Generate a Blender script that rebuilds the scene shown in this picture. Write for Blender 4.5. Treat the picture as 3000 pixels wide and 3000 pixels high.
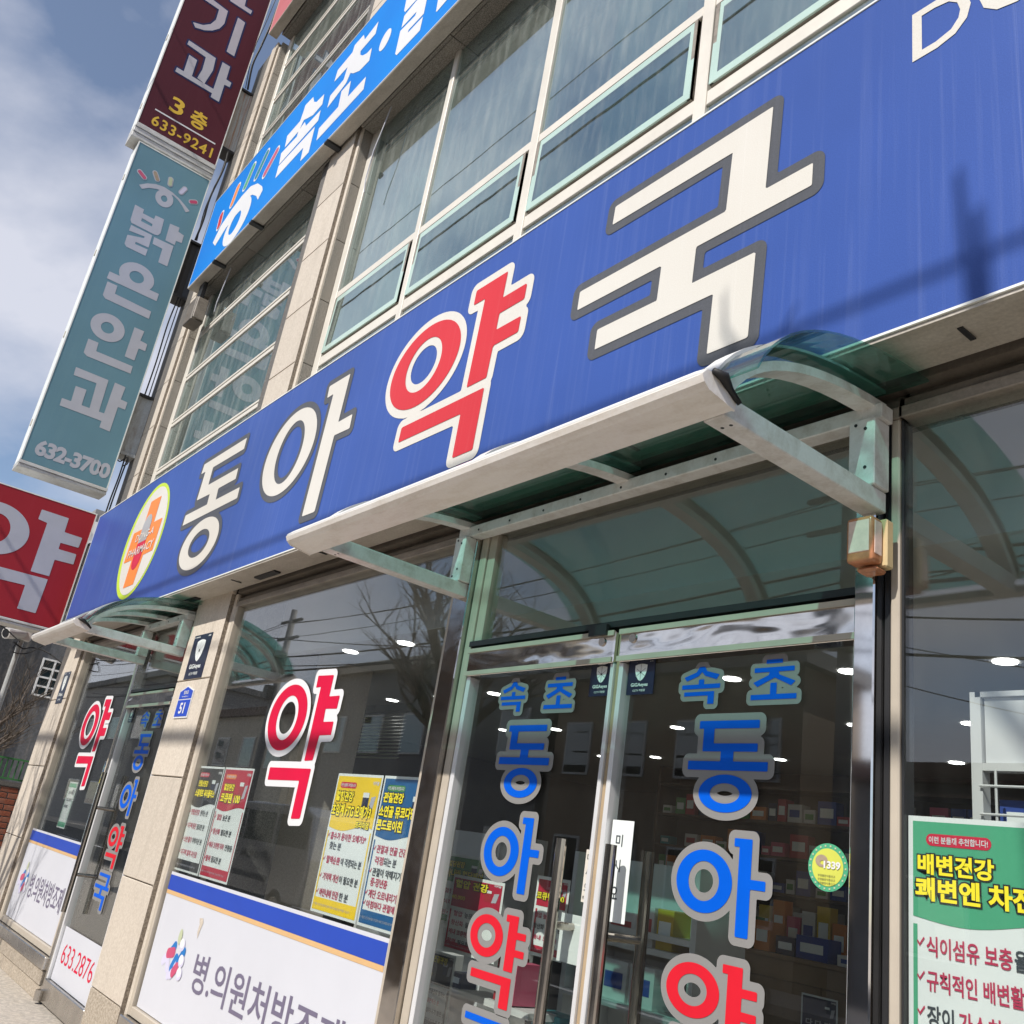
import bpy, bmesh, math, random
import numpy as np
from mathutils import Matrix, Vector, Euler
for o in list(bpy.data.objects): bpy.data.objects.remove(o)
SC=bpy.context.scene; COL=SC.collection
R_=math.radians
random.seed(7)
CAMZ=1.43

# ------------------------------------------------------------------ camera
cam=bpy.data.cameras.new('camera'); camo=bpy.data.objects.new('camera',cam); COL.objects.link(camo)
camo.matrix_world=Matrix(((0.62077809,0.19057299,0.76047123,0.0),(0.76945313,-0.33400878,-0.54440795,0.0),(0.15025462,0.9231035,-0.35398232,CAMZ),(0,0,0,1)))
cam.sensor_fit='HORIZONTAL'; cam.sensor_width=36.0; cam.lens=36.0*2698.6/3000.0
cam.clip_start=0.02; cam.clip_end=3000
SC.camera=camo
# ------------------------------------------------------------------ sky, sun, exposure
SUN_EL=R_(43.0); SUN_AZ=R_(14.0)            # azimuth: from the street side (-Y) towards +X
W=bpy.data.worlds.new('World'); SC.world=W; W.use_nodes=True
nt=W.node_tree; nt.nodes.clear()
wo=nt.nodes.new('ShaderNodeOutputWorld'); bg=nt.nodes.new('ShaderNodeBackground')
sky=nt.nodes.new('ShaderNodeTexSky'); sky.sky_type='NISHITA'; sky.sun_disc=False
sky.sun_elevation=SUN_EL; sky.sun_rotation=math.pi-SUN_AZ
sky.air_density=1.0; sky.dust_density=0.25; sky.ozone_density=3.0
tc=nt.nodes.new('ShaderNodeTexCoord'); mp=nt.nodes.new('ShaderNodeMapping'); mp.inputs['Scale'].default_value=(1.5,2.6,4.2); mp.inputs['Rotation'].default_value=(0.3,0.5,0.4); mp.inputs['Location'].default_value=(0.1,0.4,0.6)
nz=nt.nodes.new('ShaderNodeTexNoise'); nz.inputs['Scale'].default_value=1.25; nz.inputs['Detail'].default_value=7; nz.inputs['Roughness'].default_value=0.5; nz.inputs['Distortion'].default_value=0.12
rp=nt.nodes.new('ShaderNodeValToRGB'); rp.color_ramp.elements[0].position=0.38; rp.color_ramp.elements[1].position=0.60
rp.color_ramp.elements[0].color=(0.10,0.10,0.10,1); rp.color_ramp.elements[1].color=(0.85,0.85,0.85,1)
mx=nt.nodes.new('ShaderNodeMixRGB'); mx.inputs['Color2'].default_value=(6.2,6.3,7.0,1)
nt.links.new(tc.outputs['Generated'],mp.inputs['Vector']); nt.links.new(mp.outputs['Vector'],nz.inputs['Vector'])
nt.links.new(nz.outputs['Fac'],rp.inputs['Fac']); nt.links.new(rp.outputs['Color'],mx.inputs['Fac'])
nt.links.new(sky.outputs['Color'],mx.inputs['Color1']); nt.links.new(mx.outputs['Color'],bg.inputs['Color'])
bg.inputs['Strength'].default_value=0.128
nt.links.new(bg.outputs['Background'],wo.inputs['Surface'])
sl=bpy.data.lights.new('sun','SUN'); sl.energy=4.8; sl.angle=R_(0.55); sl.color=(1.0,0.95,0.88)
so=bpy.data.objects.new('sun',sl); COL.objects.link(so)
sd=Vector((math.sin(SUN_AZ)*math.cos(SUN_EL),-math.cos(SUN_AZ)*math.cos(SUN_EL),math.sin(SUN_EL)))
so.rotation_euler=sd.to_track_quat('Z','Y').to_euler()
SC.view_settings.view_transform='Standard'; SC.view_settings.look='None'; SC.view_settings.gamma=1.0
SC.view_settings.use_curve_mapping=False; SC.view_settings.exposure=0.0
SC.render.engine='CYCLES'
cy=SC.cycles; cy.use_denoising=True; cy.max_bounces=8; cy.transparent_max_bounces=24; cy.glossy_bounces=4; cy.transmission_bounces=6
cy.caustics_reflective=False; cy.caustics_refractive=False; cy.sample_clamp_indirect=6.0

# ------------------------------------------------------------------ materials
MATS={}
def newmat(name):
    m=bpy.data.materials.new(name); m.use_nodes=True; MATS[name]=m
    n=m.node_tree.nodes; return m,m.node_tree,n['Principled BSDF'],n['Material Output']
def coords(t,scale=(1,1,1)):
    c=t.nodes.new('ShaderNodeTexCoord'); mpn=t.nodes.new('ShaderNodeMapping'); mpn.inputs['Scale'].default_value=scale
    t.links.new(c.outputs['Object'],mpn.inputs['Vector']); return mpn.outputs['Vector']
def noise(t,vec,scale,detail=4,rough=0.55,dist=0.0):
    z=t.nodes.new('ShaderNodeTexNoise'); z.inputs['Scale'].default_value=scale; z.inputs['Detail'].default_value=detail
    z.inputs['Roughness'].default_value=rough; z.inputs['Distortion'].default_value=dist
    t.links.new(vec,z.inputs['Vector']); return z.outputs['Fac']
def ramp(t,fac,p0,c0,p1,c1):
    r=t.nodes.new('ShaderNodeValToRGB'); e=r.color_ramp.elements
    e[0].position=p0; e[1].position=p1; e[0].color=(*c0,1); e[1].color=(*c1,1)
    t.links.new(fac,r.inputs['Fac']); return r.outputs['Color']
def mixc(t,fac,a,b,mode='MIX'):
    x=t.nodes.new('ShaderNodeMixRGB'); x.blend_type=mode
    for k,v in (('Fac',fac),('Color1',a),('Color2',b)):
        if isinstance(v,(int,float)): x.inputs[k].default_value=v
        elif isinstance(v,tuple): x.inputs[k].default_value=(*v,1)
        else: t.links.new(v,x.inputs[k])
    return x.outputs['Color']
def bump(t,p,h,strength,dist=0.002):
    b=t.nodes.new('ShaderNodeBump'); b.inputs['Strength'].default_value=strength; b.inputs['Distance'].default_value=dist
    t.links.new(h,b.inputs['Height']); t.links.new(b.outputs['Normal'],p.inputs['Normal'])
def plain(name,col,rough=0.5,metal=0.0,var=0.10,vscale=6.0,bmp=0.0,bscale=60.0,spec=0.5):
    m,t,p,o=newmat(name); v=coords(t)
    dark=tuple(c*(1-var) for c in col); lite=tuple(min(1,c*(1+var*0.6)) for c in col)
    c=ramp(t,noise(t,v,vscale,6,0.6),0.32,dark,0.68,lite); t.links.new(c,p.inputs['Base Color'])
    p.inputs['Roughness'].default_value=rough; p.inputs['Metallic'].default_value=metal; p.inputs['Specular IOR Level'].default_value=spec
    if bmp: bump(t,p,noise(t,v,bscale,3),bmp)
    return m
def dirty(name,col,dcol,rough=0.5,amount=0.5,scale=(2,2,8),metal=0.0,spec=0.5):
    """paint or metal with streaks and grime of its own shape"""
    m,t,p,o=newmat(name); v=coords(t,scale)
    f=noise(t,v,3.0,8,0.65,0.4); c=ramp(t,f,0.44,col,0.44+0.4/amount*0.5,dcol)
    v2=coords(t); c=mixc(t,0.12,c,ramp(t,noise(t,v2,90,3),0.3,(0,0,0),0.7,(1,1,1)),'OVERLAY')
    t.links.new(c,p.inputs['Base Color']); p.inputs['Roughness'].default_value=rough; p.inputs['Metallic'].default_value=metal; p.inputs['Specular IOR Level'].default_value=spec
    bump(t,p,noise(t,v2,14,3),0.06,0.004)
    return m
def vinyl(name,col,streak,rough=0.42,amt=0.35):
    """sign cloth: faint weave, pale run marks of rain water"""
    m,t,p,o=newmat(name)
    v=coords(t,(26,26,0.55)); s=ramp(t,noise(t,v,1.6,5,0.6),0.53,(0,0,0),0.72,(1,1,1))
    vb=coords(t,(9,9,0.35)); s2=ramp(t,noise(t,vb,1.1,4,0.6),0.56,(0,0,0),0.78,(1,1,1))
    vc=coords(t,(60,60,0.22)); s3=ramp(t,noise(t,vc,1.0,3,0.5),0.70,(0,0,0),0.74,(1,1,1))      # thin run marks
    c=mixc(t,mixc(t,1.0,mixc(t,1.0,mixc(t,amt*0.5,(0,0,0),s),mixc(t,amt*0.45,(0,0,0),s2),'ADD'),mixc(t,amt*1.1,(0,0,0),s3),'ADD'),col,streak)
    v3=coords(t); c=mixc(t,0.10,c,ramp(t,noise(t,v3,260,2),0.3,(0,0,0),0.7,(1,1,1)),'OVERLAY')
    c=mixc(t,0.22,c,ramp(t,noise(t,v3,0.8,3),0.3,(0.25,0.25,0.25),0.7,(0.75,0.75,0.75)),'OVERLAY')
    t.links.new(c,p.inputs['Base Color']); p.inputs['Roughness'].default_value=rough; p.inputs['Specular IOR Level'].default_value=0.2
    return m
def stone(name,col,speck,scale=140,amt=0.5,bmp=0.35,rough=0.75,stain=(0.36,0.32,0.26)):
    m,t,p,o=newmat(name); v=coords(t)
    g=ramp(t,noise(t,v,scale,3,0.7),0.42,speck,0.60,col)
    g2=ramp(t,noise(t,v,scale*2.7,2,0.6),0.36,tuple(c*0.6 for c in speck),0.46,(1,1,1))
    c=mixc(t,amt,g,g2,'MULTIPLY')
    vs=coords(t,(5,5,0.9)); st=ramp(t,noise(t,vs,1.7,6,0.6),0.52,(0,0,0),0.85,(1,1,1))
    c=mixc(t,mixc(t,0.45,(0,0,0),st),c,stain)
    oi=t.nodes.new('ShaderNodeObjectInfo'); c=mixc(t,1.0,c,ramp(t,oi.outputs['Random'],0.0,(0.88,0.87,0.86),1.0,(1.06,1.05,1.04)),'MULTIPLY')     # slab to slab
    t.links.new(c,p.inputs['Base Color']); p.inputs['Roughness'].default_value=rough
    bump(t,p,noise(t,v,scale*0.8,4),bmp,0.003)
    return m
def steel(name,col=(0.55,0.53,0.50),rough=0.2,wav=0.0,brush=0.0,metal=1.0,wscale=3.0):
    m,t,p,o=newmat(name); v=coords(t)
    c=ramp(t,noise(t,v,7,6,0.65),0.3,tuple(x*0.78 for x in col),0.72,col); t.links.new(c,p.inputs['Base Color'])
    r=ramp(t,noise(t,coords(t,(2,2,3)),3,4),0.3,(rough*0.7,)*3,0.7,(min(1,rough*1.4),)*3)
    t.links.new(r,p.inputs['Roughness']); p.inputs['Metallic'].default_value=metal
    if wav: bump(t,p,noise(t,coords(t,(1,1,2.2)),wscale,2,0.5,0.3),wav,0.05)
    return m
def glass(name,tint,refl=0.0,ior=1.5,rough=0.0,dirt=0.06,rtint=(1,1,1),wav=0.0):
    m=bpy.data.materials.new(name); m.use_nodes=True; MATS[name]=m; t=m.node_tree; t.nodes.clear()
    out=t.nodes.new('ShaderNodeOutputMaterial'); tr=t.nodes.new('ShaderNodeBsdfTransparent'); tr.inputs['Color'].default_value=(*tint,1)
    gl=t.nodes.new('ShaderNodeBsdfGlossy'); gl.inputs['Roughness'].default_value=rough; gl.inputs['Color'].default_value=(*rtint,1)
    fr=t.nodes.new('ShaderNodeFresnel'); fr.inputs['IOR'].default_value=ior
    ad=t.nodes.new('ShaderNodeMath'); ad.operation='MULTIPLY_ADD'; ad.inputs[1].default_value=1-refl; ad.inputs[2].default_value=refl
    ge=t.nodes.new('ShaderNodeNewGeometry'); io=t.nodes.new('ShaderNodeMix'); io.data_type='FLOAT'      # same value from both sides of the pane
    io.inputs[2].default_value=ior; io.inputs[3].default_value=1.0/ior; t.links.new(ge.outputs['Backfacing'],io.inputs[0]); t.links.new(io.outputs[0],fr.inputs['IOR'])
    t.links.new(fr.outputs['Fac'],ad.inputs[0])
    if wav:
        b=t.nodes.new('ShaderNodeBump'); b.inputs['Strength'].default_value=wav; b.inputs['Distance'].default_value=0.02
        t.links.new(noise(t,coords(t),1.3,2),b.inputs['Height']); t.links.new(b.outputs['Normal'],gl.inputs['Normal'])
    mxs=t.nodes.new('ShaderNodeMixShader'); t.links.new(ad.outputs[0],mxs.inputs['Fac']); t.links.new(tr.outputs[0],mxs.inputs[1]); t.links.new(gl.outputs[0],mxs.inputs[2])
    if dirt:
        df=t.nodes.new('ShaderNodeBsdfDiffuse'); df.inputs['Color'].default_value=(0.62,0.64,0.60,1)
        f=ramp(t,noise(t,coords(t,(7,7,1.1)),2.2,6,0.65),0.45,(dirt*0.25,)*3,0.8,(dirt,)*3)
        m2=t.nodes.new('ShaderNodeMixShader'); t.links.new(f,m2.inputs['Fac']); t.links.new(mxs.outputs[0],m2.inputs[1]); t.links.new(df.outputs[0],m2.inputs[2]); last=m2.outputs[0]
    else: last=mxs.outputs[0]
    t.links.new(last,out.inputs['Surface'])
    return m
def emit(name,col,s):
    m,t,p,o=newmat(name); p.inputs['Base Color'].default_value=(*col,1); p.inputs['Emission Color'].default_value=(*col,1); p.inputs['Emission Strength'].default_value=s; return m

vinyl('sign_blue',(0.042,0.092,0.335),(0.18,0.235,0.46))
vinyl('sign_sky',(0.0,0.205,0.68),(0.06,0.36,0.9),amt=0.08)
vinyl('sign_teal',(0.145,0.275,0.335),(0.22,0.36,0.38),amt=0.2)
vinyl('sign_maroon',(0.085,0.018,0.028),(0.13,0.05,0.06),amt=0.25)
vinyl('sign_red',(0.34,0.022,0.032),(0.36,0.06,0.07),amt=0.2)
vinyl('sign_pink',(0.55,0.18,0.20),(0.55,0.3,0.3),amt=0.2)
vinyl('ink_cream',(0.665,0.635,0.575),(0.74,0.72,0.68),amt=0.3)
vinyl('ink_white',(0.72,0.72,0.73),(0.72,0.72,0.74),amt=0.2)
vinyl('ink_grey',(0.090,0.094,0.105),(0.16,0.17,0.22),amt=0.3)
vinyl('ink_red',(0.58,0.035,0.045),(0.64,0.16,0.16),amt=0.25)
vinyl('ink_navy',(0.02,0.03,0.10),(0.05,0.05,0.12),amt=0.2)
plain('ink_yellow',(0.72,0.47,0.045),0.45,var=0.06); plain('ink_pale',(0.47,0.48,0.53),0.5,var=0.05)
plain('ink_orange',(0.90,0.25,0.05),0.45,var=0.05); plain('ink_lime',(0.55,0.72,0.05),0.45,var=0.05)
plain('ink_silver',(0.42,0.42,0.42),0.3,var=0.06); plain('ink_crimson',(0.62,0.02,0.06),0.4,var=0.05)
plain('ink_blue',(0.0,0.10,0.62),0.5,var=0.05,spec=0.12); plain('ink_door_red',(0.62,0.015,0.03),0.5,var=0.06,spec=0.12)
plain('ink_door_grey',(0.24,0.235,0.23),0.5,var=0.05,spec=0.15); plain('ink_black',(0.018,0.02,0.024),0.45,var=0.1)
plain('ink_window_red',(0.62,0.008,0.05),0.5,var=0.05,spec=0.15); plain('ink_violet',(0.155,0.135,0.21),0.45,var=0.06)
plain('ink_lemon',(0.90,0.76,0.03),0.4,var=0.04); plain('ink_rose',(0.52,0.04,0.10),0.45,var=0.05); plain('ink_dark',(0.045,0.055,0.065),0.45,var=0.08)
plain('paper_white',(0.80,0.84,0.82),0.45,var=0.04); plain('paper_black',(0.022,0.024,0.028),0.4,var=0.1); plain('paper_red',(0.50,0.016,0.05),0.4,var=0.06)
plain('paper_yellow',(0.93,0.64,0.02),0.4,var=0.05); plain('paper_blue',(0.012,0.115,0.30),0.4,var=0.07); plain('paper_green',(0.08,0.40,0.22),0.4,var=0.06)
plain('panel_white',(0.60,0.61,0.66),0.45,var=0.03,vscale=2); plain('panel_blue',(0.015,0.06,0.42),0.5,var=0.04); plain('panel_tan',(0.66,0.42,0.20),0.4,var=0.04)
plain('plate_navy',(0.012,0.018,0.05),0.3,var=0.15); plain('plate_blue',(0.01,0.06,0.50),0.35,var=0.05)
plain('pill_lilac',(0.62,0.60,0.76),0.4,var=0.06); plain('pill_blue',(0.0,0.17,0.52),0.4,var=0.05); plain('pill_sage',(0.50,0.55,0.36),0.4,var=0.05); plain('pill_rose',(0.55,0.07,0.16),0.4,var=0.05)
stone('stone_face',(0.66,0.595,0.51),(0.57,0.505,0.425),scale=70,amt=0.15,bmp=0.25)
stone('granite',(0.43,0.405,0.36),(0.17,0.155,0.135),scale=130,amt=0.5,bmp=0.6)
stone('granite_rough',(0.36,0.31,0.25),(0.20,0.165,0.13),scale=60,amt=0.4,bmp=1.0)
stone('granite_dark',(0.20,0.19,0.175),(0.09,0.085,0.08),scale=130,amt=0.4)
stone('stone_base',(0.50,0.44,0.36),(0.32,0.27,0.21),scale=60,amt=0.25,stain=(0.25,0.22,0.18))
stone('concrete',(0.52,0.475,0.41),(0.38,0.345,0.30),scale=24,amt=0.2,bmp=0.4,stain=(0.52,0.44,0.32))
stone('pavers',(0.36,0.33,0.30),(0.24,0.22,0.20),scale=40,amt=0.3)
stone('wall_tan',(0.42,0.33,0.235),(0.36,0.28,0.20),scale=20,amt=0.1); stone('wall_grey',(0.30,0.30,0.30),(0.24,0.24,0.24),scale=20,amt=0.1)
stone('wall_cream',(0.58,0.53,0.44),(0.50,0.46,0.38),scale=20,amt=0.1); stone('wall_dark',(0.055,0.057,0.062),(0.035,0.037,0.04),scale=16,amt=0.25); stone('wall_slate',(0.12,0.125,0.135),(0.09,0.095,0.10),scale=16,amt=0.15)
stone('brick_red',(0.36,0.11,0.055),(0.24,0.07,0.04),scale=50,amt=0.4); stone('mortar',(0.36,0.34,0.31),(0.28,0.26,0.24),scale=80)
stone('asphalt',(0.052,0.052,0.054),(0.035,0.035,0.036),scale=90,stain=(0.07,0.07,0.07))
plain('roof_tile',(0.10,0.055,0.045),0.7,var=0.3,vscale=4); plain('tower_white',(0.66,0.66,0.66),0.6,var=0.05)
plain('frame_cream',(0.70,0.66,0.585),0.42,var=0.06); plain('frame_white',(0.74,0.74,0.72),0.35,var=0.05)
dirty('frame_bronze',(0.30,0.26,0.215),(0.15,0.13,0.11),0.38,0.6); dirty('frame_dark',(0.16,0.135,0.11),(0.09,0.075,0.06),0.5,0.6)  # bronze frames; dark brown finish of shutter housings and floodlight body
dirty('canopy_paint',(0.80,0.79,0.77),(0.40,0.34,0.27),0.36,0.28,scale=(5,5,5)); dirty('gutter_paint',(0.86,0.82,0.77),(0.55,0.47,0.38),0.30,0.3,scale=(1.5,6,6))
dirty('soffit_metal',(0.52,0.48,0.42),(0.30,0.26,0.21),0.45,0.4,scale=(1.2,4,4)); dirty('sheet_grey',(0.42,0.44,0.44),(0.24,0.20,0.16),0.5,0.5,scale=(6,6,2))
dirty('sheet_rust',(0.46,0.47,0.45),(0.33,0.12,0.03),0.55,0.8,scale=(16,16,0.6)); dirty('sign_frame',(0.62,0.62,0.60),(0.34,0.31,0.27),0.42,0.45); plain('sign_edge',(0.80,0.82,0.78),0.4,var=0.05)
steel('steel_mirror',(0.80,0.78,0.75),0.06,wav=0.11,wscale=2.6); steel('steel_post',(0.60,0.56,0.52),0.09,wav=0.05); plain('steel_satin',(0.74,0.72,0.70),0.05,metal=1.0,var=0.14,vscale=9); steel('steel_brushed',(0.60,0.57,0.53),0.26); steel('steel_tube',(0.52,0.47,0.42),0.14)
plain('alu_white',(0.74,0.74,0.75),0.35,metal=0.2,var=0.05); plain('alu_tan',(0.44,0.33,0.21),0.4,var=0.15); plain('alu_beige',(0.50,0.44,0.36),0.4,var=0.1)
plain('black_metal',(0.02,0.02,0.022),0.45,var=0.2); plain('rubber',(0.012,0.012,0.013),0.6); plain('cable_black',(0.012,0.012,0.013),0.55)
glass('glass_shop',(0.965,0.985,0.98),0.030,1.52,dirt=0.012,wav=0.015); glass('glass_door',(0.94,0.965,0.955),0.020,1.5,dirt=0.008,wav=0.015)
glass('glass_upper',(0.62,0.78,0.73),0.36,1.6,dirt=0.25,rtint=(0.80,0.92,0.95),wav=0.02); glass('glass_vent',(0.50,0.66,0.64),0.32,1.6,dirt=0.17,rtint=(0.75,0.92,0.95),wav=0.02)
plain('glass_rim',(0.46,0.61,0.55),0.12,var=0.06); glass('canopy_sheet',(0.47,0.745,0.695),0.02,1.5,rough=0.06,dirt=0.10,wav=0.1)
glass('glass_far',(0.25,0.3,0.32),0.25,1.6,dirt=0.0)
emit('downlight_glow',(1.0,0.98,0.95),7.0); plain('glass_dark',(0.02,0.035,0.04),0.12,var=0.3)
plain('lamp_amber',(0.58,0.25,0.12),0.2,var=0.35,vscale=22); plain('lamp_orange',(0.75,0.22,0.07),0.3,var=0.3,vscale=30); plain('lamp_pink',(0.84,0.66,0.57),0.2,var=0.12,vscale=40); plain('sticker_yellow',(0.62,0.64,0.10),0.45,var=0.05); plain('lamp_base',(0.62,0.48,0.26),0.45,var=0.12)
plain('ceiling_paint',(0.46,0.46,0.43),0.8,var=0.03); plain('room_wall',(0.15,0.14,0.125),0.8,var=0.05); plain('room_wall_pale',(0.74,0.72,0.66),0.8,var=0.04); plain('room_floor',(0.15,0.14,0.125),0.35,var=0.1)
plain('wood_dark',(0.085,0.055,0.035),0.45,var=0.25,vscale=3); plain('wood_counter',(0.26,0.175,0.105),0.45,var=0.15,vscale=4); plain('blind_green',(0.05,0.075,0.05),0.5,var=0.1); plain('slat_daylight',(0.42,0.46,0.30),0.4,var=0.1)
plain('shelf_white',(0.62,0.63,0.62),0.4,var=0.04); plain('curtain',(0.50,0.49,0.43),0.8,var=0.05)
plain('bark',(0.12,0.095,0.075),0.9,var=0.4,vscale=9,bmp=0.8,bscale=30); plain('fence_green',(0.06,0.22,0.07),0.5,var=0.1); plain('leaf_green',(0.05,0.09,0.03),0.7,var=0.3,vscale=30)
for n,c in dict(box_white=(0.62,0.62,0.60),box_blue=(0.03,0.07,0.30),box_yellow=(0.60,0.42,0.03),box_red=(0.42,0.03,0.04),box_green=(0.06,0.26,0.07),box_orange=(0.60,0.20,0.03),box_teal=(0.02,0.24,0.28),box_navy=(0.015,0.025,0.07),box_pink=(0.55,0.10,0.18)).items(): plain(n,c,0.4,var=0.06)
plain('car_silver',(0.42,0.43,0.45),0.25,metal=0.6,var=0.05); plain('camera_white',(0.72,0.72,0.70),0.4,var=0.05)

# ------------------------------------------------------------------ mesh helpers
class MB:
    def __init__(s): s.v=[]; s.f=[]
    def add(s,v,f):
        k=len(s.v); s.v+=[tuple(p) for p in v]; s.f+=[[i+k for i in q] for q in f]; return s
    def box(s,x0,x1,y0,y1,z0,z1):
        if x0>x1: x0,x1=x1,x0
        if y0>y1: y0,y1=y1,y0
        if z0>z1: z0,z1=z1,z0
        return s.add([(x0,y0,z0),(x1,y0,z0),(x1,y1,z0),(x0,y1,z0),(x0,y0,z1),(x1,y0,z1),(x1,y1,z1),(x0,y1,z1)],
              [(0,3,2,1),(4,5,6,7),(0,1,5,4),(1,2,6,5),(2,3,7,6),(3,0,4,7)])
    def prism(s,poly,a0,a1,axis):
        """poly: 2-D outline; extruded along axis from a0 to a1. axis x: (y,z); y: (x,z); z: (x,y)"""
        def P(p,a): return {'x':(a,p[0],p[1]),'y':(p[0],a,p[1]),'z':(p[0],p[1],a)}[axis]
        n=len(poly); v=[P(p,a0) for p in poly]+[P(p,a1) for p in poly]
        f=[list(range(n))[::-1],list(range(n,2*n))]+[(i,(i+1)%n,n+(i+1)%n,n+i) for i in range(n)]
        return s.add(v,f)
    def tube(s,path,r,n=8,cap=True):
        path=[Vector(p) for p in path]; rs=r if isinstance(r,(list,tuple)) else [r]*len(path); rings=[]
        up=None
        for i,p in enumerate(path):
            d=(path[min(i+1,len(path)-1)]-path[max(i-1,0)]).normalized()
            if up is None: up=Vector((0,0,1)) if abs(d.z)<0.9 else Vector((1,0,0))
            a=d.cross(up); 
            if a.length<1e-6: a=d.cross(Vector((1,0.3,0)))
            a.normalize(); b=a.cross(d).normalized(); up=b
            rings.append([p+rs[i]*(math.cos(2*math.pi*k/n)*a+math.sin(2*math.pi*k/n)*b) for k in range(n)])
        v=[q for g in rings for q in g]; f=[]
        for i in range(len(rings)-1):
            for k in range(n): f.append((i*n+k,i*n+(k+1)%n,(i+1)*n+(k+1)%n,(i+1)*n+k))
        if cap: f+= [list(range(n))[::-1],[(len(rings)-1)*n+k for k in range(n)]]
        return s.add(v,f)
    def cyl(s,c,axis,r,h,n=24,r2=None):
        d={'x':Vector((1,0,0)),'y':Vector((0,1,0)),'z':Vector((0,0,1))}[axis]; c=Vector(c)
        return s.tube([c,c+d*h],[r,r if r2 is None else r2],n)
def mkmesh(name,v,f,mat,smooth=False,bev=0.0,seg=1):
    me=bpy.data.meshes.new(name); me.from_pydata([tuple(p) for p in v],[],[list(q) for q in f]); me.update()
    if bev:
        bm=bmesh.new(); bm.from_mesh(me); bmesh.ops.bevel(bm,geom=list(bm.edges),offset=bev,segments=seg,affect='EDGES',profile=0.5,clamp_overlap=True); bm.to_mesh(me); bm.free()
    if mat: me.materials.append(MATS[mat] if isinstance(mat,str) else mat)
    if smooth:
        for p in me.polygons: p.use_smooth=True
    return me
def obj(name,mb,mat,parent=None,smooth=False,bev=0.0,seg=1):
    me=mkmesh(name,mb.v,mb.f,mat,smooth,bev,seg); o=bpy.data.objects.new(name,me)
    COL.objects.link(o)
    if parent is not None:
        o.parent=parent; w=WORLD.get(parent.name,(0,0,0)); o.matrix_parent_inverse=Matrix.Translation(Vector(w)).inverted()
    WORLD[o.name]=(0,0,0)
    return o
WORLD={}
def tag(o,label=None,cat=None,group=None,kind=None):
    if label: o['label']=label
    if cat: o['category']=cat
    if group: o['group']=group
    if kind: o['kind']=kind
    return o
def thing(name,label,cat,loc=(0,0,0),group=None):
    o=bpy.data.objects.new(name,None); o.empty_display_size=0.1; COL.objects.link(o); o.location=loc; WORLD[o.name]=tuple(loc)
    return tag(o,label,cat,group)
def box(name,x0,x1,y0,y1,z0,z1,mat,parent=None,bev=0.0):
    return obj(name,MB().box(x0,x1,y0,y1,z0,z1),mat,parent,bev=bev)
def dup(root,loc,label=None,group=None):
    r=root.copy(); COL.objects.link(r); r.location=loc; WORLD[r.name]=tuple(loc)
    if label: r['label']=label
    if group: r['group']=group
    for ch in list(root.children):
        c=ch.copy(); COL.objects.link(c); c.parent=r
        for g in ch.children:
            d=g.copy(); COL.objects.link(d); d.parent=c
    return r

# ---- flat lettering: signed-distance union of traced outlines, contour, fill
def place(plane,val,u,v): return (u,val,v) if plane=='Y' else (val,u,v)
def ellipse_pts(e,n=56): cx,cy_,rx,ry=e; return [(cx+rx*math.cos(2*math.pi*k/n),cy_+ry*math.sin(2*math.pi*k/n)) for k in range(n)]
def sdf_poly(pts,X,Y):
    P=np.array(pts,float); d=np.full(X.shape,1e9); ins=np.zeros(X.shape,bool); n=len(P)
    for i in range(n):
        a=P[i]; b=P[(i+1)%n]; e=b-a; L=e@e
        if L<1e-12: continue
        t=np.clip(((X-a[0])*e[0]+(Y-a[1])*e[1])/L,0,1); d=np.minimum(d,np.hypot(X-a[0]-t*e[0],Y-a[1]-t*e[1]))
        c=((a[1]>Y)!=(b[1]>Y)); 
        if abs(e[1])>1e-12: ins^=c&(X<e[0]*(Y-a[1])/e[1]+a[0])
    return np.where(ins,-d,d)
def glyph_field(parts,X,Y):
    D=np.full(X.shape,1e9)
    for p in parts:
        if p[0]=='p': D=np.minimum(D,sdf_poly(p[1],X,Y))
        elif p[0]=='r': D=np.minimum(D,np.maximum(sdf_poly(ellipse_pts(p[1]),X,Y),-sdf_poly(ellipse_pts(p[2]),X,Y)))
        elif p[0]=='e': D=np.minimum(D,sdf_poly(ellipse_pts(p[1]),X,Y))
        elif p[0]=='c':
            a=np.array(p[1]); b=np.array(p[2]); e=b-a; t=np.clip(((X-a[0])*e[0]+(Y-a[1])*e[1])/max(e@e,1e-9),0,1)
            D=np.minimum(D,np.hypot(X-a[0]-t*e[0],Y-a[1]-t*e[1])-p[3])
        elif p[0]=='h': D=np.maximum(D,-sdf_poly(p[1],X,Y))
    return D
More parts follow.
